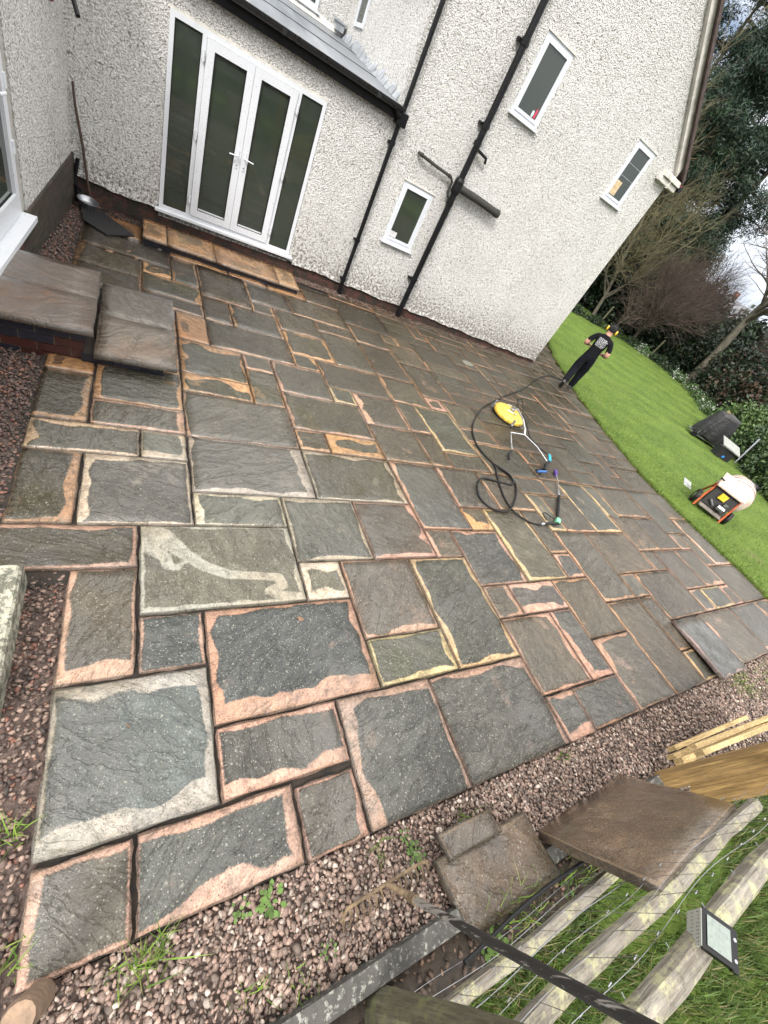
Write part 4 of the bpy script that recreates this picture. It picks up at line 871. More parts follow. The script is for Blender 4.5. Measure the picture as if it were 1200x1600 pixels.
# dark gravel strip down the left of the patio
add_stones(scatter(-.46, -.295, -8.3, -6.25, 3600, None, -.036, .012), .0115, PD+PG[:2]*2); add_stones(scatter(-.64, -.28, -6.6, -6.25, 2500, lambda x, y: y > -6.58, -.05, .01), .0135, PD)
add_stones(scatter(-1.6, -.63, -6.3, -4.29, 3000, None, -.03, .012), .0130, PD); add_stones(scatter(-1.0, -.62, -3.3, 0.0, 1500, None, -.03, .012), .0165, PD)
# fine gravel and grit between the paving and the house wall
add_stones(scatter(.05, 3.5, -.26, -.01, 3600, None, .015, .012), .0085, PG+PD); add_stones(scatter(-.7, 3.4, -.26, -.02, 1500, None, .0, .012), .011, PD)
add_stones(scatter(3.2, 9.35, -.34, -.01, 1500, lambda x, y: NR.uniform(0, 1, len(x)) < np.clip((y+.40)/.3, 0, 1), .002, .008), .010, PD+PG[:4])
add_stones(scatter(2.4, 5.6, -1.0, -.2, 190, lambda x, y: NR.uniform(0, 1, len(x)) < np.clip((y+1.1), 0, 1), .004, .003), .008, PD+[(.3, .26, .2)])
# near soil below the fence: chips
add_stones(scatter(.3, 3.4, -8.85, -8.69, 500, None, -.02, .01), .014, [(.10, .07, .05), (.16, .11, .08), (.07, .05, .04)])
gmat = NT('wet_stone_chips'); gcl = gmat.attr('col').outputs['Color']; gco = gmat.coord('Object'); gn = gmat.noise(gco, 150, 3, .7)
M_['gravel'] = gmat.fin(gmat.mix(1.0, gcl, gmat.mr(gn, .3, .7, .62, 1.4), 'MULTIPLY'), .68, gmat.bump(gn, .003, .8))
bedm = simple('gravel_fines', (.085, .060, .050), .9, .5, 60, 1.0, 140)
for (a, b, c_, d) in ((-.24, 9, -8.9, -8.225), (-.455, -.29, -8.3, -6.26), (-1.6, -.635, -6.3, -4.30), (-1.05, -.62, -3.2, .0)):
    V, F = gridmesh(np.arange(a, b+.05, .1 if b-a < 2 else .3), np.arange(c_, d, (d-c_)/6.001), lambda x, y: pz(x, y)-(.043 if y > -8.62 else .075)); tag(npmesh('gravel_bed', V, F, bedm), kind='structure', label='fine grit under the stone chippings', cat='ground')
tag(npmesh('gravel', np.concatenate(gV), np.concatenate(gF), M_['gravel'], attrs={'col': ('FLOAT_COLOR', 'POINT', np.concatenate(gC))}), 'pinkish brown stone chippings round the edge of the paving', 'gravel', kind='stuff')

# ------------------------------------------------------------------ blades of grass
def blades(P, hgt, wid, cols, lean=.45):
    n = len(P); az = NR.uniform(0, 2*np.pi, n); h = hgt*NR.uniform(.5, 1.3, n); le = lean*NR.uniform(.2, 1.4, n)*h; w_ = wid*NR.uniform(.7, 1.3, n)
    d = np.stack([np.cos(az), np.sin(az), 0*az], 1); s = np.stack([-np.sin(az), np.cos(az), 0*az], 1); u = np.array([0, 0, 1.])
    b0 = P-s*w_[:, None]*.5; b1 = P+s*w_[:, None]*.5; m_ = P+d*le[:, None]*.35+u*h[:, None]*.6; m0 = m_-s*w_[:, None]*.4; m1 = m_+s*w_[:, None]*.4; t = P+d*le[:, None]+u*h[:, None]
    V = np.stack([b0, b1, m1, m0, t], 1).reshape(-1, 3); i = np.arange(n)[:, None]*5
    F = np.concatenate([i+np.array([[0, 1, 2]]), i+np.array([[0, 2, 3]]), i+np.array([[3, 2, 4]])], 0)
    cols = np.array(cols); c = cols[NR.randint(0, len(cols), n)]*NR.uniform(.7, 1.3, (n, 1)); C = np.repeat(np.concatenate([c, np.ones((n, 1))], 1), 5, axis=0); return V, F, C
def merge(L):
    b = 0; Vs = []; Fs = []; Cs = []
    for V, F, C in L: Vs.append(V); Fs.append(F+b); Cs.append(C); b += len(V)
    return np.concatenate(Vs), np.concatenate(Fs), np.concatenate(Cs)
M_['grass'] = colattr('grass_blades', .55, .25)
GC = [(.075, .14, .022), (.12, .20, .03), (.16, .24, .04), (.21, .27, .06), (.06, .11, .02), (.14, .22, .04)]
n = 210000; tt = NR.uniform(0, 1, n)**1.9; y = NR.uniform(-9.5, 9, n); ex = np.array([edge_x(v) for v in np.linspace(-9.6, 9.1, 200)]); x = np.interp(y, np.linspace(-9.6, 9.1, 200), ex)+tt*13-.03
z = np.array([lz(a, b) for a, b in zip(x, y)]); tuft = np.sin(x*7.3+np.sin(y*5))*np.sin(y*6.1+np.sin(x*3.7))
bare = (np.hypot((x-15.5)/1.3, (y+2.0)/.9) < 1) & (NR.uniform(0, 1, n) < .7)
P = np.stack([x, y, z], 1)[~bare]; P = P[NR.uniform(0, 1, len(P)) < .72+.28*np.sin(P[:, 0]*2.1+np.sin(P[:, 1]*1.7)*2)*np.sin(P[:, 1]*2.6)]; L = [blades(P, .040, .007, GC)]
yy = NR.uniform(-9.5, 9, 30000); xx = np.interp(yy, np.linspace(-9.6, 9.1, 200), ex)+NR.uniform(-.04, .10, 30000)+.05*np.sin(yy*3.1+np.sin(yy*1.3)*3)*np.sin(yy*7.7)-.02; zz = np.array([lz(a, b) for a, b in zip(xx, yy)])
L.append(blades(np.stack([xx, yy, zz-.01], 1), .05, .008, GC[:3]+[(.14, .14, .05)]))
V, F, C = merge(L); tag(npmesh('lawn_grass', V, F, M_['grass'], attrs={'col': ('FLOAT_COLOR', 'POINT', C)}), 'short mown blades of lawn grass with a ragged edge against the paving', 'grass', kind='stuff')
n = 62000; x = NR.uniform(.6, 6.5, n); y = -8.90-NR.uniform(0, 1, n)**1.4*2.6; z = np.array([gz(a, -8.9) for a in x])+.0
bare = (np.hypot((x-3.1)/.9, (y+9.05)/.22) < 1) & (NR.uniform(0, 1, n) < .8); P = np.stack([x, y, z], 1)[~bare]
V, F, C = merge([blades(P, .085, .005, [(.05, .085, .02), (.07, .12, .025), (.09, .15, .03), (.04, .07, .015), (.17, .15, .07)], .8)]); tag(npmesh('long_grass', V, F, M_['grass'], attrs={'col': ('FLOAT_COLOR', 'POINT', C)}), 'longer rough grass beyond the rail fence', 'grass', kind='stuff')
V, F = gridmesh(np.arange(.2, 9, .3), np.arange(-14, -8.86, .3), lambda x, y: gz(x, -8.9)+.004)
tag(npmesh('field', V, F, M_['lawn'], smooth=True), 'rough grass field beyond the rail fence', 'grass ground', kind='structure')
def tuft(x, y, n, h, label, z=None, sp=.03, name='grass_tuft'):
    n = max(16, int(n*.65)); h = h*.85
    P = np.stack([NR.normal(0, sp, n), NR.normal(0, sp*.6, n), np.zeros(n)], 1); V, F, C = blades(P, h, .0045, GC, .9)
    o = npmesh(name, V, F, M_['grass'], attrs={'col': ('FLOAT_COLOR', 'POINT', C)}); o.location = (x, y, (pz(x, y)-.035) if z is None else z); return tag(o, label, 'grass tuft', 'grass tufts growing in the gravel')
tuft(.105, -8.285, 90, .12, 'thick grass tuft at the joint of the two bottom left slabs', sp=.035)
tuft(-.01, -8.28, 26, .10, 'thin grass tuft at the edge of the bottom left slab')
tuft(1.085, -8.285, 26, .07, 'small bright tuft at the corner of the slab above the rake')
tuft(1.64, -8.32, 34, .07, 'sparse tuft between the big double slab and the narrow offcut slab', sp=.04)
tuft(5.82, -8.40, 300, .07, 'wide patch of grass beside the raised loose slab', sp=.13)
tuft(6.6, -8.50, 300, .06, 'grass creeping into the gravel at the right edge', sp=.2)
tuft(-.36, -7.75, 60, .09, 'grass tuft on the soil strip left of the largest slab', sp=.03)
tuft(-.33, -8.12, 70, .10, 'grass tuft on the soil at the bottom left', sp=.04)
tuft(2.65, -8.28, 40, .045, 'low tuft at the corner beside the pink edged slab', sp=.05)
tuft(.45, -8.5, 20, .07, 'few stray blades on the gravel left of the rake', sp=.04)
tuft(.62, -8.56, 20, .07, 'stray yellowish blades near the gravel board', sp=.05)
tuft(1.72, -8.80, 160, .16, 'lush grass tuft behind the gravel board under the flat brown slab', z=.06, sp=.1)
tuft(2.35, -8.80, 200, .16, 'long grass in the dark gap between the flat slab and the propped slab', z=.05, sp=.12)
def weed(x, y, n, s, label, z=None):
    s *= .72
    Vs = []; Fs = []; b = 0; rs = random.Random(int(x*100))
    for i in range(n):
        a = rs.uniform(0, 6.28); r_ = s*rs.uniform(.2, 1.0); el = rs.uniform(.1, .6); c_ = Vector((math.cos(a)*r_, math.sin(a)*r_, .01+r_*el)); d = Vector((math.cos(a), math.sin(a), .15)).normalized(); sd = Vector((-math.sin(a), math.cos(a), rs.uniform(-.3, .3))); l = s*rs.uniform(.3, .5)
        for (k, w_) in ((-.5, .05), (-.2, .32), (.15, .36), (.5, .03)):
            Vs += [tuple(c_+d*l*k-sd*l*w_+Vector((0, 0, -abs(k)*.2*l))), tuple(c_+d*l*k+Vector((0, 0, -.06*l))), tuple(c_+d*l*k+sd*l*w_+Vector((0, 0, -abs(k)*.2*l)))]
        for j in range(3): Fs += [(b+j*3, b+j*3+1, b+j*3+4, b+j*3+3), (b+j*3+1, b+j*3+2, b+j*3+5, b+j*3+4)]
        b += 12
    C = np.repeat(np.array([(*np.array((.075, .13, .03))*rs.uniform(.6, 1.4), 1) for _ in range(n)]), 12, axis=0)
    o = npmesh('leafy_weed', Vs, Fs, M_['grass'], attrs={'col': ('FLOAT_COLOR', 'POINT', C)}); o.location = (x, y, (pz(x, y)-.03) if z is None else z); return tag(o, label, 'weed', 'leafy weeds in the gravel')
weed(.55, -8.285, 34, .085, 'broad leaved weed at the slab edge left of the rake'); weed(.43, -8.27, 16, .06, 'small weed nearest the slab edge in the left gravel')
weed(1.27, -8.37, 26, .08, 'weed growing through the right end of the rake'); weed(1.25, -8.28, 12, .05, 'small weed between rake and narrow offcut slab'); weed(.75, -8.52, 12, .05, 'tiny weed left of the rake tines')
weed(1.55, -8.80, 30, .11, 'dark leafy nettle below the gravel board by the rake handle', .06); weed(2.15, -8.82, 20, .10, 'leafy plant in the shade under the flat brown slab', .05)
weed(7.1, -8.55, 30, .12, 'leafy weed on the gravel at the right edge')
# dead leaves on the paving
leafm = simple('dead_leaf', (.20, .12, .07), .7, .5, 40, .5, 60)
def leaf(x, y, s, label, h=.006):
    mb = MB(); rs = random.Random(int(x*1000)); pts = [(math.cos(a)*s*(.6+.4*abs(math.cos(a*2.5))), math.sin(a)*s*.6*(.7+.3*math.sin(a*5)), .004*math.sin(a*3)) for a in [i*math.pi/7 for i in range(14)]]
    mb.v = [(0, 0, .008)]+pts; mb.f = [(0, 1+i, 1+(i+1) % 14) for i in range(14)]; mb.m = [0]*14; o = mb.build('dead_leaf', leafm); o.location = (x, y, pz(x, y)+h); o.rotation_euler = (0, 0, rs.uniform(0, 6)); return tag(o, label, 'leaf', 'dead leaves on the paving')
leaf(.98, -7.0, .03, 'brown leaf on the large pink edged slab in the foreground'); leaf(-.30, -1.63, .06, 'pale curled leaf on the dark slab below the rubber mat'); leaf(-.02, -1.55, .05, 'dark crumpled leaf on the slab seam near the long door step')
leaf(.20, -1.72, .04, 'small leaf left of the dark slab below the door step'); leaf(.02, -7.45, .012, 'brown bud on the biggest slab at the bottom left'); leaf(-.10, -1.42, .04, 'tiny leaf between rubber mat and door step')

# ------------------------------------------------------------------ corner clutter
mb = MB(); prof = [(.125, 0), (.14, .01), (.155, .075), (.165, .082), (.158, .084), (.148, .075), (.132, .014), (.05, .012), (.0, .012)]
mb.lathe(prof, 28); o = tag(mb.build('steel_bowl', M_['steel'], smooth=True), 'shiny steel dog bowl in the inner corner by the house', 'bowl'); o.location = (-.62, -.27, pz(-.6, -.3)+.03); o.rotation_euler = (R(4), R(6), 0); o.scale = (.78, .78, .9)
mt = NT('rubber_ring_mat'); mc_ = mt.coord('Object'); mv = mt.voro(mc_, 26, 'F1', 'Distance', .1)
matm = mt.fin(mt.mix(mt.mr(mv, .15, .3), (.003, .003, .003), (.012, .012, .013)), .6, mt.bump(mt.mr(mv, .15, .35), .01, 1.0))
mb = MB(); c4 = [(-.71, -.24), (-.62, -.86), (-.36, -1.12), (-.04, -.80), (-.42, -.29)]
zz = [pz(*c)+.006 for c in c4]; mb.add([(*c, z) for c, z in zip(c4, zz)]+[(*c, z+.016) for c, z in zip(c4, zz)], [(4, 3, 2, 1, 0), (5, 6, 7, 8, 9)]+[(i, (i+1) % 5, 5+(i+1) % 5, 5+i) for i in range(5)])
tag(mb.build('rubber_mat', matm), 'black ringed rubber doormat lying skewed in the inner corner', 'mat')
mb = MB(); mb.tube([(-.60, -.04, pz(-.6, 0)+.03), (-.66, -.045, .35), (-.72, -.05, .75), (-.735, -.045, .985)], [.016, .017, .015, .012], 8)
tag(mb.build('wooden_stick', wood('dark_old_stick', (.10, .06, .045), (.05, .03, .022), axis=2)), 'long dark wooden stick leaning in the inner corner', 'stick')
mb = MB(); mb.tube([(-.74, -.10, pz(-.7, 0)), (-.77, -.06, -.02), (-.72, -.06, .20)], [.03, .028, .022], 10); mb.tube([(-.77, -.12, -.1), (-.68, -.2, -.14)], .02, 8)
tag(mb.build('drain_pipe', M_['black']), 'short crooked black drain pipe in the inner corner', 'pipe')
mb = MB(); mb.tube([(-.55, -.2, pz(-.5, 0)+.02), (-.3, -.10, pz(-.3, 0)+.05), (-.05, -.06, pz(0, 0)+.07), (.1, -.05, pz(0, 0)+.04)], .008, 8); tag(mb.build('cable', M_['rubber']), 'thin black cable trailing along the wall from the corner', 'cable')
# manhole rim by the wall
mb = MB(); mc0 = (5.95, -1.56); mb.lathe([(.13, 0), (.13, .008), (.10, .010), (.0, .006)], 18, 0, Matrix.Translation((mc0[0], mc0[1], pz(*mc0)+.003)) @ Matrix.Diagonal((1.15, .8, 1, 1)))
tag(mb.build('drain_cover', simple('mossy_grey_cover', (.14, .14, .11), .7, .5, 30, .8, 60)), 'small oval grey drain cover in the paving near the wall', 'drain cover')

# ------------------------------------------------------------------ surface cleaner
yel = simple('yellow_plastic', (.62, .42, .06), .45, .35, 14, .3, 40); blu = simple('blue_handle', (.02, .10, .30), .45, .2, 15); cya = simple('cyan_trigger', (.03, .42, .62), .4, .1, 15)
sc_ = thing('surface_cleaner', (5.66, -3.52, pz(5.66, -3.52)+.004), R(-38), 'yellow round rotary surface cleaner with a steel handle lying on the paving', 'surface cleaner')
mb = MB(); mb.lathe([(.285, .03), (.30, .045), (.30, .085), (.285, .105), (.235, .125), (.12, .150), (0, .16)], 36); mb.build('hood', yel, sc_, True)
mb = MB(); mb.lathe([(.290, .0), (.293, .045), (.282, .045), (.275, 0)], 36); mb.build('brush_skirt', M_['rubber'], sc_)
for a in (R(165), R(285), R(45)):
    c_ = Vector((math.cos(a)*.315, math.sin(a)*.315, .035)); t_d = Vector((-math.sin(a), math.cos(a), 0))
    mb = MB(); mb.tube([c_-t_d*.018, c_+t_d*.018], .035, 14); wl = mb.build('castor', M_['steel'], sc_)
    mb = MB(); mb.box((-.012, -.02, 0), (.012, .02, .08), T=Matrix.Translation(c_+Vector((0, 0, .03))) @ Matrix.Rotation(a, 4, 'Z')); mb.build('bracket', M_['chrome'], wl)
mb = MB(); mb.lathe([(.05, .158), (.05, .19), (.03, .20), (.03, .235), (.0, .236)], 16); mb.build('swivel', M_['steel'], sc_)
for sy in (-1, 1): mb = MB(); mb.tube([(-.10, sy*.12, .165), (.02, sy*.14, .175), (.10, sy*.10, .165)], .009, 8); mb.build('yoke', M_['chrome'], sc_)
# handle in world space then moved under the thing
Minv = sc_.matrix_basis.inverted()
sc_M = Matrix.Translation(sc_.location) @ Matrix.Rotation(R(-38), 4, 'Z'); Minv = sc_M.inverted()
def W(x, y, h): return Minv @ Vector((x, y, pz(x, y)+h))
mb = MB(); mb.tube([W(5.68, -3.58, .24), W(5.60, -3.88, .22), W(5.50, -4.13, .16), W(5.47, -4.20, .12)], .016, 10)
mb.tube([W(5.47, -4.20, .12), W(5.17, -4.18, .10), W(5.02, -4.42, .07), W(4.90, -4.62, .05)], .011, 10); mb.tube([W(5.47, -4.20, .12), W(5.53, -4.50, .12), W(5.50, -4.83, .10), W(5.33, -4.99, .08)], .011, 10); mb.build('handle_frame', M_['chrome'], sc_)
mb = MB(); mb.tube([W(4.90, -4.62, .05), W(4.76, -4.72, .035), W(4.68, -4.84, .03)], [.016, .015, .013], 10); mb.build('grip', M_['rubber'], sc_)
mb = MB(); mb.tube([W(5.70, -3.56, .26), W(5.72, -3.42, .34), W(5.95, -3.30, .32), W(5.98, -3.44, .22), W(5.80, -3.62, .20), W(5.66, -3.95, .19), W(5.62, -4.2, .10), W(5.72, -4.42, .06), W(5.78, -4.58, .07)], .010, 8); mb.build('feed_hose', M_['rubber'], sc_)
mb = MB(); mb.tube([W(5.30, -5.02, .07), W(5.40, -4.92, .10), W(5.52, -4.85, .11)], [.022, .03, .026], 10); mb.tube([W(5.30, -4.98, .05), W(5.14, -5.02, .04)], [.018, .016], 8); mb.build('trigger_gun', M_['rubber'], sc_)
mb = MB(); mb.tube([W(5.12, -5.06, .05), W(5.30, -5.06, .07)], [.016, .02], 8); mb.build('trigger', blu, sc_)
mb = MB(); mb.tube([W(5.55, -4.83, .12), W(5.68, -4.70, .11), W(5.76, -4.62, .09)], [.02, .023, .018], 10); mb.build('gun_top', cya, sc_)
# lance
ln = thing('pressure_lance', (4.64, -6.06, pz(4.64, -6.06)+.025), 0, 'pressure washer lance with a black grip and purple nozzle lying near the hose end', 'lance'); lm = ln.location.copy()
def WL(x, y, h): return Vector((x, y, pz(x, y)+h))-lm
mb = MB(); mb.tube([WL(4.65, -6.05, .04), WL(5.17, -5.56, .04)], .021, 12); mb.build('grip', M_['rubber'], ln)
mb = MB(); mb.tube([WL(5.17, -5.56, .04), WL(5.46, -5.24, .035), WL(5.63, -5.02, .03)], .008, 8); mb.build('tube', M_['chrome'], ln)
mb = MB(); mb.tube([WL(5.60, -5.05, .03), WL(5.68, -4.95, .03)], .024, 10); mb.build('nozzle', simple('purple_plastic', (.07, .03, .22), .4), ln)
mb = MB(); mb.box((-.035, -.03, -.005), (.045, .03, .055), bev=.01, T=Matrix.Rotation(R(40), 4, 'Z')); mb.build('valve_body', simple('mint_green_plastic', (.16, .50, .28), .4), ln)
mb = MB(); mb.tube([WL(4.66, -6.09, .04), WL(4.47, -6.09, .035), WL(4.36, -6.09, .03)], .019, 10); mb.tube([WL(4.60, -6.02, .05), WL(4.52, -5.92, .05), WL(4.45, -5.93, .05), WL(4.44, -6.04, .04)], .007, 8); mb.build('trigger_gun', M_['rubber'], ln)
mb = MB(); mb.tube([WL(4.37, -6.09, .03), WL(4.29, -6.10, .03)], .016, 12); mb.build('connector', M_['chrome'], ln)
# hose
def catmull(P, n=8):
    P = [P[0]]+P+[P[-1]]; out = []
    for i in range(1, len(P)-2):
        a, b, c_, d = [np.array(p, float) for p in P[i-1:i+3]]
        for k in range(n): t = k/n; out.append(.5*((2*b)+(-a+c_)*t+(2*a-5*b+4*c_-d)*t*t+(-a+3*b-3*c_+d)*t**3))
    out.append(np.array(P[-1], float)); return out
HP = [(9.90, -.98), (9.70, -.56), (8.66, -1.11), (7.75, -1.75), (7.14, -2.16), (6.5, -2.52), (5.76, -2.98), (5.16, -3.38), (4.66, -3.84), (4.37, -4.2), (4.22, -4.55), (4.22, -4.80), (4.27, -5.0), (4.13, -5.28), (3.99, -5.62), (3.96, -5.84), (4.02, -5.97), (4.14, -6.07), (4.29, -6.10)]
hose_pts = catmull(HP)
# second loop lying over itself
LP = [(4.27, -5.0), (4.40, -5.20), (4.35, -5.38), (4.15, -5.36), (3.86, -5.33), (3.66, -5.42), (3.52, -5.66), (3.62, -5.86), (3.84, -5.90), (4.10, -5.72), (4.38, -5.42), (4.43, -5.22), (4.27, -5.0)]
mb = MB(); mb.tube([(p[0], p[1], pz(p[0], p[1])+(.012 if i > 10 else .012+.30*math.exp(-i*.45))) for i, p in enumerate(hose_pts)], .0125, 8); hose_o = mb
lp = catmull(LP); mb.tube([(p[0], p[1], pz(p[0], p[1])+.022+.014*math.sin(i*.2)) for i, p in enumerate(lp)], .0125, 8)
tag(mb.build('pressure_hose', M_['rubber'], smooth=True), 'long black high pressure hose looping from the worker to the lance', 'hose')

# ------------------------------------------------------------------ cement mixer
pinkw = NT('cement_splashed_paint'); po = pinkw.coord('Object'); pk = pinkw.mix(pinkw.mr(pinkw.noise(po, 9, 5, .75), .42, .55), (.50, .34, .29), (.56, .47, .41)); pk = pinkw.mix(pinkw.mr(pinkw.noise(po, 16, 5, .75), .62, .68, 0, .9), pk, (.38, .08, .05)); pk = pinkw.mix(pinkw.mr(pinkw.noise(po, 38, 3, .75), .60, .66, 0, .9), pk, (.10, .085, .08))
drumm = pinkw.fin(pk, .6, pinkw.bump(pinkw.noise(po, 40, 4), .01, .8)); orange = simple('orange_frame', (.42, .085, .025), .5, .4, 14, .4, 40)
MXp = Vector((10.22, -5.56, lz(10.22, -5.56))); mxr = R(-60)
mx_ = thing('cement_mixer', MXp, mxr, 'cement splashed pale pink mixer with orange frame standing on the lawn', 'cement mixer')
# local axes: x along the axle (towards the right wheel), y away from the camera
mb = MB(); prof = [(.0, -.30), (.18, -.30), (.30, -.22), (.355, -.08), (.36, .06), (.335, .20), (.24, .36), (.205, .44), (.215, .45), (.19, .45)]
DT = Matrix.Translation((.16, .42, .48)) @ Matrix.Rotation(R(-72), 4, 'X'); mb.lathe(prof, 30, 0, DT); dr = mb.build('drum', drumm, mx_, True)
mb = MB()
for z in (-.02, .10, .22): r_ = np.interp(z, [p[1] for p in prof[1:8]], [p[0] for p in prof[1:8]]); mb.lathe([(r_+.001, z), (r_+.012, z+.006), (r_+.001, z+.014)], 30, 0, DT)
mb.build('drum_band', simple('drum_ring_grime', (.20, .17, .15), .7, .3), dr)
for sx in (-.36, .36):
    mb = MB(); mb.tube([(sx-.03, 0, .15), (sx+.03, 0, .15)], .15, 20); wl = mb.build('wheel', M_['rubber'], mx_)
    mb = MB(); mb.tube([(sx-.034, 0, .15), (sx+.034, 0, .15)], .055, 12); mb.build('hub', M_['steel'], wl)
    mb = MB(); s_ = -1 if sx < 0 else 1
    a = Vector((sx*.80, -.16, .02)); b = Vector((sx*.72, .06, .62)); mb.tube([a, (sx*.80, -.05, .28), b], .022, 8); mb.tube([b, (sx*.72, .62, .02)], .02, 8); mb.build('frame', orange, mx_)
mb = MB(); mb.tube([(-.36, 0, .15), (.36, 0, .15)], .018, 8); mb.build('axle', M_['steel'], mx_)
mb = MB(); mb.hexa([(-.24, -.12, .16), (.24, -.12, .16), (.22, .22, .18), (-.22, .22, .18), (-.24, -.02, .56), (.24, -.02, .56), (.22, .2, .60), (-.22, .2, .60)]); mb.build('motor_housing', simple('black_housing', (.012, .011, .011), .6, .5), mx_)
mb = MB(); mb.hexa([(-.30, -.09, .56), (.30, -.09, .56), (.28, .30, .74), (-.28, .30, .74), (-.30, -.09, .59), (.30, -.09, .59), (.28, .30, .77), (-.28, .30, .77)]); mb.build('housing_lid', drumm, mx_)
mb = MB(); mb.box((-.10, -.11, .38), (.04, -.066, .50)); mb.build('warning_label', simple('yellow_label', (.75, .52, .04), .5, .3, 30), mx_)
mb = MB(); mb.tube([(.02, -.15, .26), (.16, -.15, .26)], .055, 12); mb.tube([(-.16, -.14, .30), (-.04, -.14, .22)], .02, 8); mb.box((.08, -.14, .33), (.16, -.08, .38)); mb.build('motor', M_['steel'], mx_)
mb = MB(); mb.hexa([(-.24, -.24, .10), (.24, -.24, .10), (.24, .0, .14), (-.24, .0, .14), (-.24, -.24, .115), (.24, -.24, .115), (.24, .0, .155), (-.24, .0, .155)]); mb.build('base_plate', simple('muddy_grey_plate', (.17, .15, .13), .7, .3), mx_)
mb = MB(); mb.tube([(-.34, -.06, .70), (-.26, 0, .68)], .018, 8); mb.build('tilt_lever', M_['black'], mx_)
# ------------------------------------------------------------------ covered barbecue and things beside it
cov = NT('black_cover_cloth'); co_ = cov.coord('Object'); covm = cov.fin(cov.mix(cov.mr(cov.noise(co_, 3, 4), .3, .7), (.005, .005, .006), (.014, .0145, .016)), .5, cov.bump(cov.noise(co_, 5, 3, .6, 2.0), .02, .8))
bx, by = 17.3, -1.75; bb = thing('covered_barbecue', (bx, by, lz(bx, by)), R(-42), 'barbecue on a trolley under a creased black cover beside the hedge', 'barbecue')
nA, nZ = 48, 12; V = []; F = []
for j in range(nZ+1):
    v = j/nZ; zt = .18+.92*v
    for i in range(nA):
        a = 2*math.pi*i/nA; ca, sa = math.cos(a), math.sin(a); e = .35
        w_ = (.56-.20*v**1.5)*(1+.06*(1-v)*math.sin(a*9+2*v)); d_ = (.36-.14*v**1.5)*(1+.08*(1-v)*math.sin(a*11))
        V.append((w_*math.copysign(abs(ca)**.7, ca)+.05*v, d_*math.copysign(abs(sa)**.7, sa), zt+.03*math.sin(a*6)*(1-v)))
V.append((.05, 0, 1.16))
for j in range(nZ):
    for i in range(nA): F.append((j*nA+i, j*nA+(i+1) % nA, (j+1)*nA+(i+1) % nA, (j+1)*nA+i))
for i in range(nA): F.append((nZ*nA+i, nZ*nA+(i+1) % nA, len(V)-1))
me = bpy.data.meshes.new('cover'); me.from_pydata(V, [], F); link('cover', me, covm, bb, smooth=True)
mb = MB(); mb.box((-.60, -.30, .10), (.55, .26, .14)); mb.build('trolley_shelf', M_['steel'], bb)
for sx in (-.52, .45):
    mb = MB(); mb.tube([(sx, -.34, .10), (sx, -.28, .10)], .10, 14); mb.build('wheel', M_['rubber'], bb)
    mb = MB(); mb.tube([(sx+.08, -.28, 0), (sx+.08, -.28, .3)], .02, 6); mb.build('leg', M_['steel'], bb)
tb = thing('folding_table', (16.75, -2.75, lz(16.75, -2.75)), R(-42), 'small tilted grey board table against the covered barbecue', 'table')
mb = MB(); mb.hexa([(-.35, -.22, .42), (.35, -.22, .36), (.35, .22, .50), (-.35, .22, .56), (-.35, -.22, .45), (.35, -.22, .39), (.35, .22, .53), (-.35, .22, .59)]); mb.build('table_top', simple('grey_board', (.22, .23, .21), .6, .2), tb)
mb = MB(); mb.box((-.25, -.15, 0), (.28, .18, .34)); mb.build('crate', simple('black_crate', (.012, .012, .013), .6), tb); mb = MB(); mb.box((-.02, -.155, .08), (.06, -.152, .15)); mb.build('sticker', simple('blue_sticker', (.03, .20, .55), .5), tb)
mb = MB(); mb.tube([(17.9, -2.9, lz(18, -3)), (18.25, -2.65, lz(18, -3)+.95)], .03, 4); tag(mb.build('metal_post', M_['steel']), 'leaning pale metal post between barbecue and hedge', 'post')
mb = MB(); mb.tube([(19.1, -3.6, lz(19, -3)), (19.5, -3.35, lz(19, -3)+.95)], .03, 6); tag(mb.build('wooden_post', woodpale), 'leaning pale wooden post in front of the clipped hedge', 'post')
mb = MB(); mb.box((-.12, -.06, 0), (.12, .06, .28), bev=.01, T=Matrix.Rotation(R(20), 4, 'Y')); o = tag(mb.build('fence_offcut', woodnew), 'short brown timber offcut behind the covered barbecue', 'timber'); o.location = (18.3, -1.25, lz(18, -1)+.8)
mb = MB(); mb.tube([(18.55, -1.15, -.65), (18.6, -1.1, .1), (18.72, -.98, .38)], [.06, .07, .05], 8); tag(mb.build('cut_stump', wood('pale_dead_wood', (.32, .27, .2), (.2, .16, .12))), 'pale cut stump behind the covered barbecue', 'stump')
bin_ = thing('dustbin', (16.9, -4.35, lz(16.9, -4.35)), R(-30), 'dark plastic water butt shape lying at the right edge below the hedge', 'bin')
mb = MB(); mb.lathe([(.20, 0), (.24, .05), (.30, .70), (.32, .72), (.30, .78), (.0, .80)], 20, 0, Matrix.Rotation(R(22), 4, 'X')); mb.build('body', simple('dark_grey_plastic', (.018, .019, .022), .4), bin_, True)
mb = MB(); mb.lathe([(.20, 0), (.24, .05), (.22, .10), (.0, .12)], 16, 0, Matrix.Translation((-.55, -.15, 0))); mb.build('lid', simple('grey_bin_lid', (.06, .06, .07), .5), bin_, True)
mb = MB(); mb.box((-.42, -.12, 0), (.30, .12, .04), bev=.008, T=Matrix.Rotation(R(28), 4, 'Z')); o = tag(mb.build('stepping_stone', speckle('grey_kerb_concrete', (.30, .31, .30), (.45, .46, .44))), 'grey stone slab sunk in the lawn left of the cement mixer', 'stone'); o.location = (11.0, -4.65, lz(11, -4.65)-.012); o.scale = (.75, .8, 1)

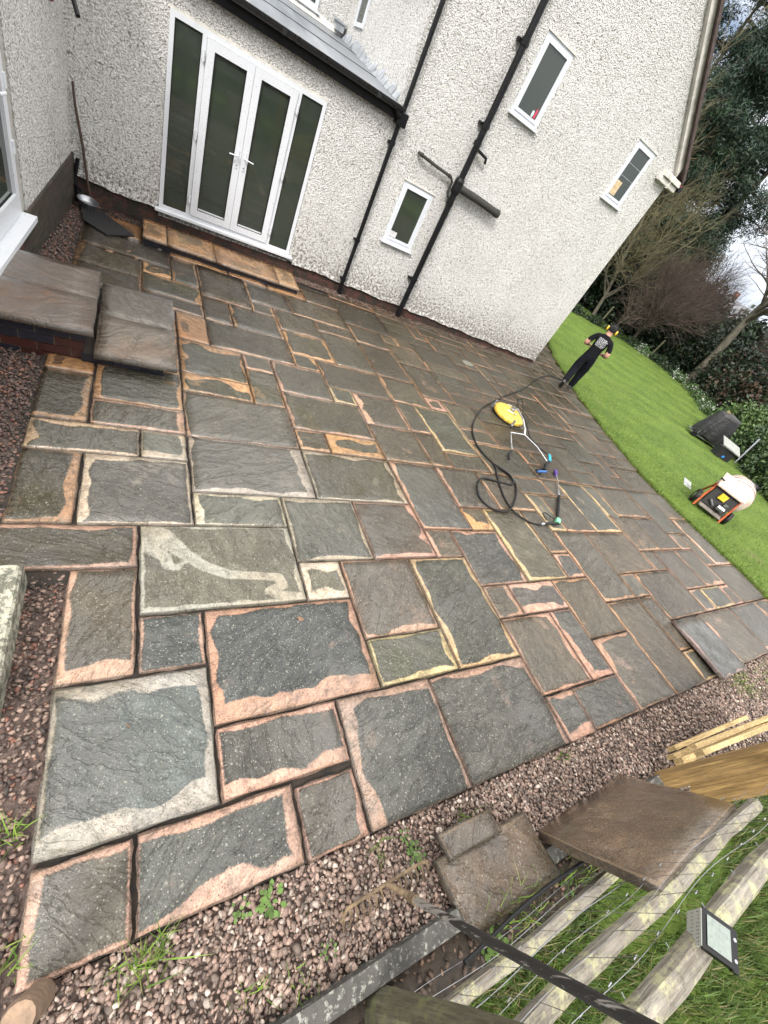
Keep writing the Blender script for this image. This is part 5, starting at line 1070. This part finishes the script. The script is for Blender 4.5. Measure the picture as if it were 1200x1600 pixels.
# ------------------------------------------------------------------ the worker, seen from behind
def skin_body(nodes, edges, name):
    me = bpy.data.meshes.new(name); me.from_pydata([n_[0] for n_ in nodes], edges, []); o = bpy.data.objects.new(name, me); COL.objects.link(o)
    sk = o.modifiers.new('s', 'SKIN'); sk.use_smooth_shade = True; sk.branch_smoothing = .6
    if not me.skin_vertices: 
        bm = bmesh.new(); bm.from_mesh(me); bm.verts.layers.skin.verify(); bm.to_mesh(me); bm.free()
    for i, n_ in enumerate(nodes):
        sv = me.skin_vertices[0].data[i]; sv.radius = n_[1] if isinstance(n_[1], tuple) else (n_[1], n_[1]); sv.use_root = (i == 0)
    o.modifiers.new('u', 'SUBSURF').levels = 2
    bpy.context.view_layer.update(); dg = bpy.context.evaluated_depsgraph_get(); nm = bpy.data.meshes.new_from_object(o.evaluated_get(dg)); bpy.data.objects.remove(o); return nm
# facing +Y locally; x to his right
N_ = [((0, .0, .97), (.195, .15)), ((0, .01, 1.12), (.185, .14)), ((0, .03, 1.28), (.215, .15)), ((0, .05, 1.41), (.20, .135)), ((0, .075, 1.49), (.085, .085)), ((0, .095, 1.55), (.075, .08)), ((0, .115, 1.64), (.098, .118)), ((0, .115, 1.71), (.085, .105)),
      ((.185, .045, 1.41), .088), ((.255, .02, 1.29), .078), ((.305, -.015, 1.14), .062), ((.285, .13, 1.09), .052), ((.21, .28, 1.08), .040), ((.20, .34, 1.07), (.048, .028)),
      ((-.185, .045, 1.41), .088), ((-.255, .02, 1.29), .078), ((-.305, -.015, 1.14), .062), ((-.285, .13, 1.11), .052), ((-.21, .28, 1.11), .040), ((-.20, .34, 1.10), (.048, .028)),
      ((.095, .02, .84), (.135, .14)), ((.095, .14, .50), (.10, .11)), ((.10, .16, .14), (.082, .09)), ((.105, .16, .05), .07),
      ((-.095, .0, .84), (.135, .14)), ((-.10, -.03, .51), (.10, .11)), ((-.095, -.31, .24), (.082, .09)), ((-.095, -.38, .19), .068)]
E_ = [(0, 1), (1, 2), (2, 3), (3, 4), (4, 5), (5, 6), (6, 7), (3, 8), (8, 9), (9, 10), (10, 11), (11, 12), (12, 13), (3, 14), (14, 15), (15, 16), (16, 17), (17, 18), (18, 19), (0, 20), (20, 21), (21, 22), (22, 23), (0, 24), (24, 25), (25, 26), (26, 27)]
b0 = len(N_)
for hnd, sx in ((13, 1), (19, -1)):      # four fingers and a thumb per hand, curled round the hose end
    hx, hy, hzz = N_[hnd][0]
    for k, ln_ in enumerate((.036, .042, .040, .032)):
        fx = hx+sx*(.026-.017*k); i0 = len(N_); N_ += [((fx, hy+.035, hzz+.004), .0095), ((fx, hy+.035+ln_, hzz-.012), .0088), ((fx-sx*.004, hy+.03+ln_*1.2, hzz-.04), .008), ((fx-sx*.006, hy+.012+ln_, hzz-.052), .0075)]; E_ += [(hnd, i0), (i0, i0+1), (i0+1, i0+2), (i0+2, i0+3)]
    i0 = len(N_); N_ += [((hx-sx*.035, hy+.0, hzz-.012), .011), ((hx-sx*.045, hy+.035, hzz-.035), .009)]; E_ += [(hnd, i0), (i0, i0+1)]
me = skin_body(N_, E_, 'person')
skin = simple('skin', (.50, .27, .20), .5, .1, 20); shirt = simple('black_work_shirt', (.007, .007, .009), .9, .4, 9, 1.0, 16, Specular_IOR_Level=.15); trou = simple('black_work_trousers', (.006, .007, .010), .9, .4, 7, 1.0, 12, Specular_IOR_Level=.15)
for m_ in (skin, shirt, trou): me.materials.append(m_)
mi = []
for p in me.polygons:
    c_ = p.center; arm = (abs(c_.x) > .235 or c_.y > .19) and .95 < c_.z < 1.45
    if c_.z < 1.0 and not arm: mi.append(2)
    elif c_.z > 1.515 and abs(c_.x) < .14: mi.append(0)
    elif (arm and c_.z < 1.225 and abs(c_.x) > .15): mi.append(0)
    else: mi.append(1)
me.polygons.foreach_set('material_index', mi); me.polygons.foreach_set('use_smooth', [True]*len(me.polygons))
man = bpy.data.objects.new('person', me); COL.objects.link(man); tag(man, 'person in black work clothes and yellow ear defenders walking away at the lawn edge', 'person')
mp_ = (9.86, -1.03); man.location = (mp_[0], mp_[1], pz(*mp_)+.005); man.rotation_euler = (R(0), 0, R(-54)); man.scale = (1.02, 1.02, 1.0)
mb = MB(); mb.lathe([(.098, .0), (.106, .02), (.107, .06), (.095, .105), (.06, .14), (.0, .152)], 20, 0, Matrix.Translation((0, .115, 1.615)) @ Matrix.Diagonal((.98, 1.16, 1.0, 1))); mb.build('beanie', simple('black_wool', (.008, .008, .009), .95, .4, 60, 1, 120), man, True)
ey = simple('yellow_ear_cup', (.75, .48, .04), .4, .1, 10)
for s_ in (-1, 1):
    mb = MB(); mb.lathe([(.030, 0), (.044, .008), (.046, .028), (.036, .042), (.0, .046)], 18, 0, Matrix.Translation((s_*.098, .11, 1.635)) @ Matrix.Rotation(R(90*s_), 4, 'Y') @ Matrix.Diagonal((1.25, 1, 1, 1))); mb.build('ear_defender', ey, man, True)
mb = MB(); mb.tube([(math.cos(a)*.118, .11, 1.64+math.sin(a)*.145) for a in np.linspace(0.05, math.pi-.05, 16)], .008, 6); mb.build('headband', M_['black'], man)
for (x, y, z, ang) in ((.105, .20, .0, 0), (-.095, -.37, .10, 50)):
    mb = MB(); T = Matrix.Translation((x, y, z)) @ Matrix.Rotation(R(-ang), 4, 'X')
    vs = []; prof = [(-.11, .038, .075), (-.07, .042, .10), (0, .045, .085), (.07, .05, .065), (.13, .045, .05), (.165, .025, .035)]
    for (yy, w_, hh) in prof: vs += [T @ Vector((-w_, yy-.02, 0)), T @ Vector((w_, yy-.02, 0)), T @ Vector((w_*.8, yy-.02, hh)), T @ Vector((-w_*.8, yy-.02, hh))]
    fs = [(0, 1, 2, 3), (23, 22, 21, 20)]
    for i in range(5):
        for k in range(4): fs.append((i*4+k, (i+1)*4+k, (i+1)*4+(k+1) % 4, i*4+(k+1) % 4))
    mb.add(vs, fs); mb.build('boot', simple('wet_grey_boot', (.035, .035, .035), .4, .4, 30), man)
# white printed lines on the back of the shirt
mb = MB(); rs = random.Random(8)
from mathutils.bvhtree import BVHTree
bv = BVHTree.FromPolygons([v.co for v in me.vertices], [p.vertices for p in me.polygons])
for r_ in range(7):
    z = 1.405-r_*.030; x = -.115+rs.uniform(0, .03)*(r_ in (0, 6)); xe = .115-rs.uniform(0, .03)*(r_ in (0, 5, 6))
    while x < xe:
        wd = rs.uniform(.006, .013); hh = .009
        for (dx0, dx1, dz0, dz1) in rs.choice([((0, wd*.35, -hh, hh), (wd*.35, wd, hh*.4, hh)), ((0, wd*.35, -hh, hh), (wd*.35, wd, -hh, -hh*.4)), ((0, wd, hh*.5, hh), (wd*.3, wd*.65, -hh, hh*.5)), ((0, wd*.3, -hh, hh), (wd*.7, wd, -hh, hh), (wd*.3, wd*.7, -.3*hh, .3*hh))]):
            pts = []
            for (px_, pz_) in ((x+dx0, z+dz0), (x+dx1, z+dz0), (x+dx1, z+dz1), (x+dx0, z+dz1)):
                h_ = bv.ray_cast(Vector((px_, -1, pz_)), Vector((0, 1, 0))); pts.append((px_, (h_[0].y if h_[0] else -.1)-.004, pz_))
            mb.add(pts, [(0, 1, 2, 3)])
        x += wd+(.004 if rs.random() < .75 else .012)
mb.build('shirt_print', simple('white_print', (.75, .76, .78), .7), man)

# ------------------------------------------------------------------ trees, shrubs, hedges
def tubes_np(S):   # S: (n, 8) p0 p1 r0 r1
    S = np.array(S); p0, p1, r0, r1 = S[:, :3], S[:, 3:6], S[:, 6], S[:, 7]
    d = p1-p0; d /= np.linalg.norm(d, axis=1)[:, None]+1e-9; a = np.where(np.abs(d[:, 2:3]) < .9, np.array([[0, 0, 1.]]), np.array([[1., 0, 0]])); u = np.cross(d, a); u /= np.linalg.norm(u, axis=1)[:, None]; v = np.cross(d, u)
    k = 4; n = len(S); V = np.zeros((n, 2*k, 3))
    for i in range(k):
        c_, s_ = math.cos(2*math.pi*i/k), math.sin(2*math.pi*i/k); o = u*c_+v*s_; V[:, i] = p0+o*r0[:, None]; V[:, k+i] = p1+o*r1[:, None]
    b = (np.arange(n)*2*k)[:, None]; F = np.concatenate([b+np.array([[i, (i+1) % k, k+(i+1) % k, k+i]]) for i in range(k)], 0); return V.reshape(-1, 3), F
def grow(rs, p, d, L, r, lev, out, prm, tips):
    nseg = 4 if lev <= 1 else 3; up_ = prm['up']; q = p.copy(); dd = d.copy(); pts = [(q.copy(), r)]
    for i in range(nseg):
        dd = (dd+Vector((rs.gauss(0, prm['wob']), rs.gauss(0, prm['wob']), rs.gauss(0, prm['wob'])+up_*(.12 if lev else .02)))).normalized(); nq = q+dd*L/nseg; r2 = r*(1-.75*(i+1)/nseg) if lev >= prm['lev'] else r*(1-.5*(i+1)/nseg)
        out.append((*q, *nq, r*(1-.5*i/nseg) if lev < prm['lev'] else r*(1-.75*i/nseg), max(r2, .003))); q = nq; pts.append((q.copy(), r2))
    if lev >= prm['lev']: tips.append((q, dd)); tips.append((pts[1][0], dd)); return
    nb = prm['nb'][min(lev, len(prm['nb'])-1)]
    for i in range(nb):
        t = rs.uniform(prm['t0'] if lev == 0 else .2, 1.0); k = min(nseg-1, int(t*nseg)); f = t*nseg-k; bp = pts[k][0].lerp(pts[k+1][0], f); br = pts[k][1]*(1-f)+pts[k+1][1]*f
        a = rs.uniform(0, 6.28); perp = dd.orthogonal().normalized(); perp.rotate(Quaternion(dd, a)); ang = rs.uniform(*prm['ang']); nd = (dd*math.cos(ang)+perp*math.sin(ang)).normalized()
        grow(rs, bp, nd, L*rs.uniform(*prm['len'])*(1.15-.5*t if lev == 0 else 1), br*prm['rr'], lev+1, out, prm, tips)
    if prm.get('lead', 1): grow(rs, q, dd, L*.6, pts[-1][1], lev+1, out, prm, tips)
barkD = simple('dark_bark', (.055, .045, .035), .9, .4, 4, 1, 12); barkG = simple('grey_green_bark', (.105, .095, .07), .9, .4, 4, 1, 10); twigR = simple('russet_twigs', (.075, .053, .042), .85, .4, 2); twigO = simple('olive_twigs', (.13, .115, .06), .85, .4, 2); twigB = simple('brown_twigs', (.10, .08, .06), .85, .4, 2)
leafM = colattr('evergreen_foliage', .5, .3)
def leaves(C, n, spread, size, cols, flat=.6, droop=0., long=2.0):
    C = np.array(C); m_ = len(C)*n; P = np.repeat(C, n, axis=0)+NR.normal(0, 1, (m_, 3))*spread; P[:, 2] -= np.abs(NR.normal(0, droop, m_)) if droop else 0
    Rm = rotmats(m_, NR); s = size*NR.uniform(.6, 1.4, m_); q = np.array([[-.5, 0, 0], [0, -.5/long, 0], [.5, 0, 0.08], [0, .5/long, 0]])
    V = np.einsum('nij,vj->nvi', Rm, q)*s[:, None, None]+P[:, None, :]; F = np.arange(m_*4).reshape(-1, 4); cols = np.array(cols); cc = np.repeat(NR.randint(0, len(cols), len(C)), n); c_ = cols[cc]*NR.uniform(.6, 1.4, (m_, 1))
    return V.reshape(-1, 3), F, np.repeat(np.concatenate([c_, np.ones((m_, 1))], 1), 4, axis=0)
def bare_tree(name, x, y, prm, bark, twig, label, leaf=None, group=None, cat='tree', extra=None):
    rs = random.Random(prm['seed']); out = []; tips = []; z = lz(x, y)-.1
    grow(rs, Vector((0, 0, 0)), Vector(prm.get('dir', (0, 0, 1))).normalized(), prm['h'], prm['r'], 0, out, prm, tips)
    t = thing(name, (x, y, z), 0, label, cat, group); S = np.array(out); big = S[:, 6] > prm.get('cut', .03)
    V, F = tubes_np(S[big]); npmesh('trunk', V, F, bark, t)
    if (~big).any(): V, F = tubes_np(S[~big]); npmesh('twigs', V, F, twig, t)
    if leaf:
        C = [tp[0][:] for tp in tips]; V, F, Cc = leaves(C, *leaf); npmesh('foliage', V, F, leafM, t, {'col': ('FLOAT_COLOR', 'POINT', Cc)})
    return t, tips
def pine(x, y, h, seed, label, base=.35, rad=4.0):
    rs = random.Random(seed); t = thing('pine_tree', (x, y, lz(x, y)-.2), 0, label, 'tree', 'tall dark pines behind the garden'); S = []; C = []; q = Vector((0, 0, 0)); n = 14; pts = []
    for i in range(n+1): pts.append(Vector((.25*math.sin(i*.5+seed), .25*math.cos(i*.4+seed), h*i/n)))
    for i in range(n): S.append((*pts[i], *pts[i+1], .34*(1-i/n*.85), .34*(1-(i+1)/n*.85)))
    for k in range(56):
        f = base+(1-base)*(k/46)**.9; i = min(n-1, int(f*n)); p = pts[i].lerp(pts[i+1], f*n-i); a = rs.uniform(0, 6.28); L = rad*(1-.62*((f-base)/(1-base)))*rs.uniform(.6, 1.15); d = Vector((math.cos(a), math.sin(a), rs.uniform(-.05, .35))); q = p.copy(); ns = 5
        for j in range(ns):
            d = (d+Vector((rs.gauss(0, .12), rs.gauss(0, .12), rs.gauss(0, .08)-.05))).normalized(); nq = q+d*L/ns; S.append((*q, *nq, .07*(1-j/ns)+.012, .07*(1-(j+1)/ns)+.012))
            if j >= 1:
                for _ in range(4):
                    e = nq+Vector((rs.gauss(0, .38), rs.gauss(0, .38), rs.gauss(0, .22))); S.append((*nq, *e, .014, .006)); C.append(e[:])
            q = nq
    V, F = tubes_np(S); npmesh('trunk', V, F, barkG, t)
    V, F, Cc = leaves(C, 66, np.array([.28, .28, .2]), .23, [(.018, .040, .022), (.028, .055, .030), (.012, .028, .018), (.034, .058, .030)], long=5.0)
    npmesh('crown', V, F, leafM, t, {'col': ('FLOAT_COLOR', 'POINT', Cc)}); return t
def at(az, D): return D*math.sin(R(az)), CY+D*math.cos(R(az))
for i, (az, D, h, sd, b_, rd, lb) in enumerate([(46.5, 40, 19, 1, .10, 5.2, 'tall dark pine whose crown fills the gap beside the gable'), (51.5, 42, 18, 2, .16, 4.8, 'dark pine in the middle of the row behind the bare shrubs'), (55.8, 37, 15, 3, .30, 3.8, 'dark pine with a bare grey lower trunk, right of the other pines'), (43.0, 46, 20, 7, .2, 5, 'dark pine half hidden by the gable roof edge')]):
    x, y = at(az, D); pine(x, y, h, sd, lb, b_, rd)
x, y = at(50.2, 35.5); pine(x, y, 13.5, 12, 'shorter dense pine in front of the row, nearest the gable', .14, 3.6)
BT = dict(up=.35, wob=.10, lev=4, nb=(9, 6, 5, 4), ang=(.45, 1.1), len=(.45, .68), rr=.55, t0=.3, cut=.035)
x, y = at(64.2, 30.5); bare_tree('bare_tree', x, y, dict(BT, seed=21, h=7.5, r=.27, t0=.45, dir=(.05, -.03, 1)), barkG, twigB, 'big bare tree with a thick leaning trunk at the end of the lawn')
x, y = at(56.6, 30.5); bare_tree('bare_tree', x, y, dict(BT, seed=5, h=2.6, r=.12, nb=(11, 7, 5, 5), len=(.62, .86), t0=.25, ang=(.35, 1.0), cut=.03), barkD, twigR, 'rounded russet bare tree in the middle behind the lawn')
x, y = at(60.0, 33.5); bare_tree('bare_tree', x, y, dict(BT, seed=9, h=3.0, r=.12, nb=(12, 7, 6, 5), len=(.6, .85), t0=.2, cut=.03), barkD, twigR, 'second russet bare tree right behind the rounded one')
x, y = at(51.5, 31); bare_tree('bare_tree', x, y, dict(BT, seed=13, h=5.0, r=.14, nb=(11, 7, 5, 5), len=(.45, .7), t0=.2, cut=.03), barkG, twigO, 'olive twigged bare tree close to the house corner')
x, y = at(47.0, 34); bare_tree('bare_tree', x, y, dict(BT, seed=17, h=6.5, r=.15, nb=(12, 7, 6, 4), len=(.45, .65), t0=.15, cut=.03), barkG, twigO, 'olive willow like bare tree rising beside the gable bargeboard')
x, y = at(54.2, 30.2); bare_tree('bare_tree', x, y, dict(BT, seed=19, h=1.6, r=.07, nb=(8, 6, 4), lev=3, len=(.6, .85), cut=.02), barkG, twigB, 'small thin tree with a pale stem at the lawn edge')
def shrub(x, y, rx, ry, h, n, size, cols, label, name='shrub', cat='shrub', group=None, long=1.8, per=14, spread=.16, low=0.05):
    t = thing(name, (x, y, lz(x, y)-.05), 0, label, cat, group); rs = random.Random(int(x*10+y*7)); C = []; S = []
    for i in range(n):
        a = rs.uniform(0, 6.28); u = rs.uniform(0, 1)**.45; zz = rs.uniform(low, 1); k = (1-zz**2.2)**.5*.9+.1; lump = 1+.18*math.sin(a*3+x)+.12*math.sin(a*7+zz*6)
        p = (rx*u*k*lump*math.cos(a), ry*u*k*lump*math.sin(a), h*zz*(1+.1*math.sin(a*4))); C.append(p)
        if i % 6 == 0: S.append((p[0]*.1, p[1]*.1, 0, *p, .02, .006))
    V, F = tubes_np(S); npmesh('stems', V, F, barkD, t); V, F, Cc = leaves(C, per, spread, size, cols, long=long); npmesh('foliage', V, F, leafM, t, {'col': ('FLOAT_COLOR', 'POINT', Cc)}); return t
DK = [(.010, .020, .010), (.016, .030, .014), (.022, .036, .016), (.008, .014, .008)]; MG = [(.03, .055, .018), (.045, .075, .025), (.02, .04, .015)]; LG = [(.07, .12, .035), (.05, .09, .03), (.10, .15, .05)]; BR = [(.07, .045, .03), (.05, .036, .025), (.09, .06, .04)]
g = 'dark evergreens at the end of the lawn'
for az, D, rx, h, lb in ((45.5, 33, 2.6, 4.2, 'dark yew bush half hidden by the house corner'), (49.5, 33.5, 2.3, 4.6, 'dense near black yew beside the house corner'), (53.0, 33.5, 1.8, 3.0, 'low dark evergreen between the yew and the russet tree'), (57.5, 34.5, 2.4, 2.7, 'dark holly under the russet bare trees')):
    x, y = at(az, D); shrub(x, y, rx, rx, h, 800, .22, DK, lb, 'evergreen_bush', 'bush', g, spread=.2)
for az, D, rx, h, lb in ((44, 50, 4.2, 8.0, 'tall dark evergreen hidden behind the gable edge'), (49, 48, 4.2, 7.5, 'tall dark evergreen mass behind the yew'), (54, 48, 4.0, 6.0, 'broad dark evergreen below the middle pine'), (59, 50, 4.0, 4.2, 'lower dark evergreen left of the distant house'), (65, 48, 4.2, 4.0, 'dark evergreen right of the distant house'), (71, 44, 4.2, 4.2, 'far dark evergreen at the right edge')):
    x, y = at(az, D); shrub(x, y, rx, rx, h, 700, .42, DK, lb, 'evergreen_tree', 'tree', 'broad evergreens behind the garden', spread=.4)
g = 'hedge shrubs along the right side of the garden'
for az, D, rx, h, c_, lb in ((61, 34.5, 2.2, 2.6, DK+MG[:1], 'mid green ivy covered bush behind the thick bare trunk'), (64.5, 33.5, 2.0, 2.5, DK, 'dark bush right of the thick bare trunk'), (67.5, 31, 2.3, 2.7, DK+BR[:1], 'dark tangled bush where the border bends'), (70.5, 28.5, 2.2, 2.7, DK+BR, 'brownish bush above the white flowers'), (74, 26.0, 2.2, 2.6, DK+BR[:2], 'brown hedge behind the laurel'), (78, 24, 2.4, 2.3, DK, 'dark hedge at the right edge')):
    x, y = at(az, D); shrub(x, y, rx, rx, h, 760, .17, c_, lb, 'hedge_bush', 'bush', g, spread=.2)
x, y = at(68.5, 33.5); bare_tree('bare_tree', x, y, dict(BT, seed=31, h=2.4, r=.10, nb=(12, 7, 6, 5), len=(.6, .85), t0=.15, cut=.03), barkD, twigR, 'russet twiggy bush at the right above the dark hedge')
x, y = at(73, 29); bare_tree('bare_tree', x, y, dict(BT, seed=33, h=2.0, r=.09, nb=(12, 7, 6, 4), len=(.6, .85), t0=.15, cut=.03), barkD, twigR, 'red brown bare shrub at the right edge behind the laurel')
for az, D, rx, h, n, lb in ((71.3, 21.2, 1.0, 1.55, 420, 'pale leaved laurel bush by the barbecue'), (74.3, 20.0, 1.15, 1.15, 460, 'clipped small leaved hedge right of the barbecue'), (76.8, 18.6, .9, .9, 300, 'low leafy shrub above the bin at the right edge')):
    x, y = at(az, D); shrub(x, y, rx, rx, h, n, .12, LG if h > 1.2 else MG+LG[:1], lb, 'laurel_shrub' if h > 1.2 else 'hedge_shrub', 'shrub', 'leafy shrubs near the barbecue', spread=.10)
x, y = at(79.2, 17.0); shrub(x, y, .8, .8, .8, 260, .13, LG, 'bright leafy shrub over the dark bin', 'leafy_shrub', 'shrub', spread=.10)
shrub(12.9, -6.55, .34, .30, .38, 120, .075, MG, 'small dark leafy plant in the lawn at the right edge', 'leafy_plant', 'plant', spread=.05, per=10)
# snowdrops and ivy along the far border
g = 'white flower clumps along the border'
whf = [(.45, .47, .43), (.05, .10, .03), (.04, .08, .02), (.05, .09, .03), (.06, .12, .03), (.05, .09, .03), (.07, .13, .04)]
for i, (az, D) in enumerate(((65.2, 28.2), (66.2, 27.3), (67.2, 26.3), (68.0, 25.2), (63.2, 28.9), (58.3, 29.6))):
    x, y = at(az, D); shrub(x, y, .62, .5, .42, 150, .075, whf if i not in (4,) else whf[:2]+whf, ['clump of white flowers furthest from the barbecue but one', 'white flowers right of the bare trunk foot', 'white flowers midway between trunk and barbecue', 'white flowers nearest the barbecue', 'few white flowers at the foot of the thick bare trunk', 'low green clump at the lawn edge under the russet tree'][i], 'flower_clump', 'flowers', g, spread=.07, per=9)
for i, az in enumerate((49.5, 52, 54.5, 57, 60.2, 62)):
    x, y = at(az, (27.4, 28.4, 29.2, 29.9, 30.1, 29.9)[i]); shrub(x, y, .9, .5, .35, 130, .10, MG+DK, ['low ivy patch nearest the yew', 'ivy patch second from the yew', 'ivy patch at the pale stemmed small tree', 'ivy patch right of the pale stemmed tree', 'ivy patch left of the thick bare trunk', 'ivy patch touching the thick bare trunk'][i], 'ivy_patch', 'ivy', 'ivy along the lawn border', spread=.08, per=9)
for i, (az, D) in enumerate(((52.6, 29.3), (59.3, 30.3))):
    x, y = at(az, D); mb = MB(); mb.tube([(x, y, lz(x, y)-.1), (x+.1, y, lz(x, y)+1.1)], .045, 6); tag(mb.build('fence_stake', woodpost), ['old grey stake by the yew side of the border', 'old grey stake left of the thick bare trunk'][i], 'stake')
# bare soil under the bushes
V = []; 
# distant house glimpsed through the branches
x, y = at(60.9, 88); fh = thing('distant_house', (x, y, -.6), R(25), 'distant white gabled house with a grey roof seen through the branches', 'house')
mb = MB(); mb.box((-3.2, -4, 0), (3.2, 4, 3.6)); mb.add([(-3.2, -4, 3.6), (3.2, -4, 3.6), (0, -4, 6.2)], [(0, 1, 2)]); mb.build('wall', simple('far_white_wall', (.62, .62, .60), .8, .1), fh)
mb = MB(); mb.hexa([(-3.5, -4.3, 3.3), (0, -4.3, 6.2), (0, 4.3, 6.2), (-3.5, 4.3, 3.3), (-3.5, -4.3, 3.45), (0, -4.3, 6.35), (0, 4.3, 6.35), (-3.5, 4.3, 3.45)]); mb.hexa([(0, -4.3, 6.2), (3.5, -4.3, 3.3), (3.5, 4.3, 3.3), (0, 4.3, 6.2), (0, -4.3, 6.35), (3.5, -4.3, 3.45), (3.5, 4.3, 3.45), (0, 4.3, 6.35)]); mb.build('roof', simple('far_grey_roof', (.15, .155, .17), .7, .2), fh)
mb = MB(); mb.box((.9, -1, 5.0), (1.7, -.2, 7.3)); mb.build('chimney', simple('far_red_chimney', (.25, .12, .09), .8), fh)
mb = MB(); mb.box((-1.4, -4.05, 1.6), (-.3, -4.01, 2.7)); mb.build('window', M_['glass'], fh)
# tall trees behind the camera: reflected in the panes
for i, (x, y, rx, h) in enumerate(((-4, -21, 3.5, 7.5), (2, -22, 3.6, 8.5), (8, -23, 3.5, 7.5), (14, -22, 3.6, 8))):
    shrub(x, y, rx, 2.5, h, 420, .55, DK+MG, ['tree behind the viewer at the far left of the field', 'second tree behind the viewer from the left', 'third tree behind the viewer from the left', 'tree behind the viewer at the far right of the field'][i], 'field_tree', 'tree', 'trees across the field behind the viewer', spread=.4, per=10)
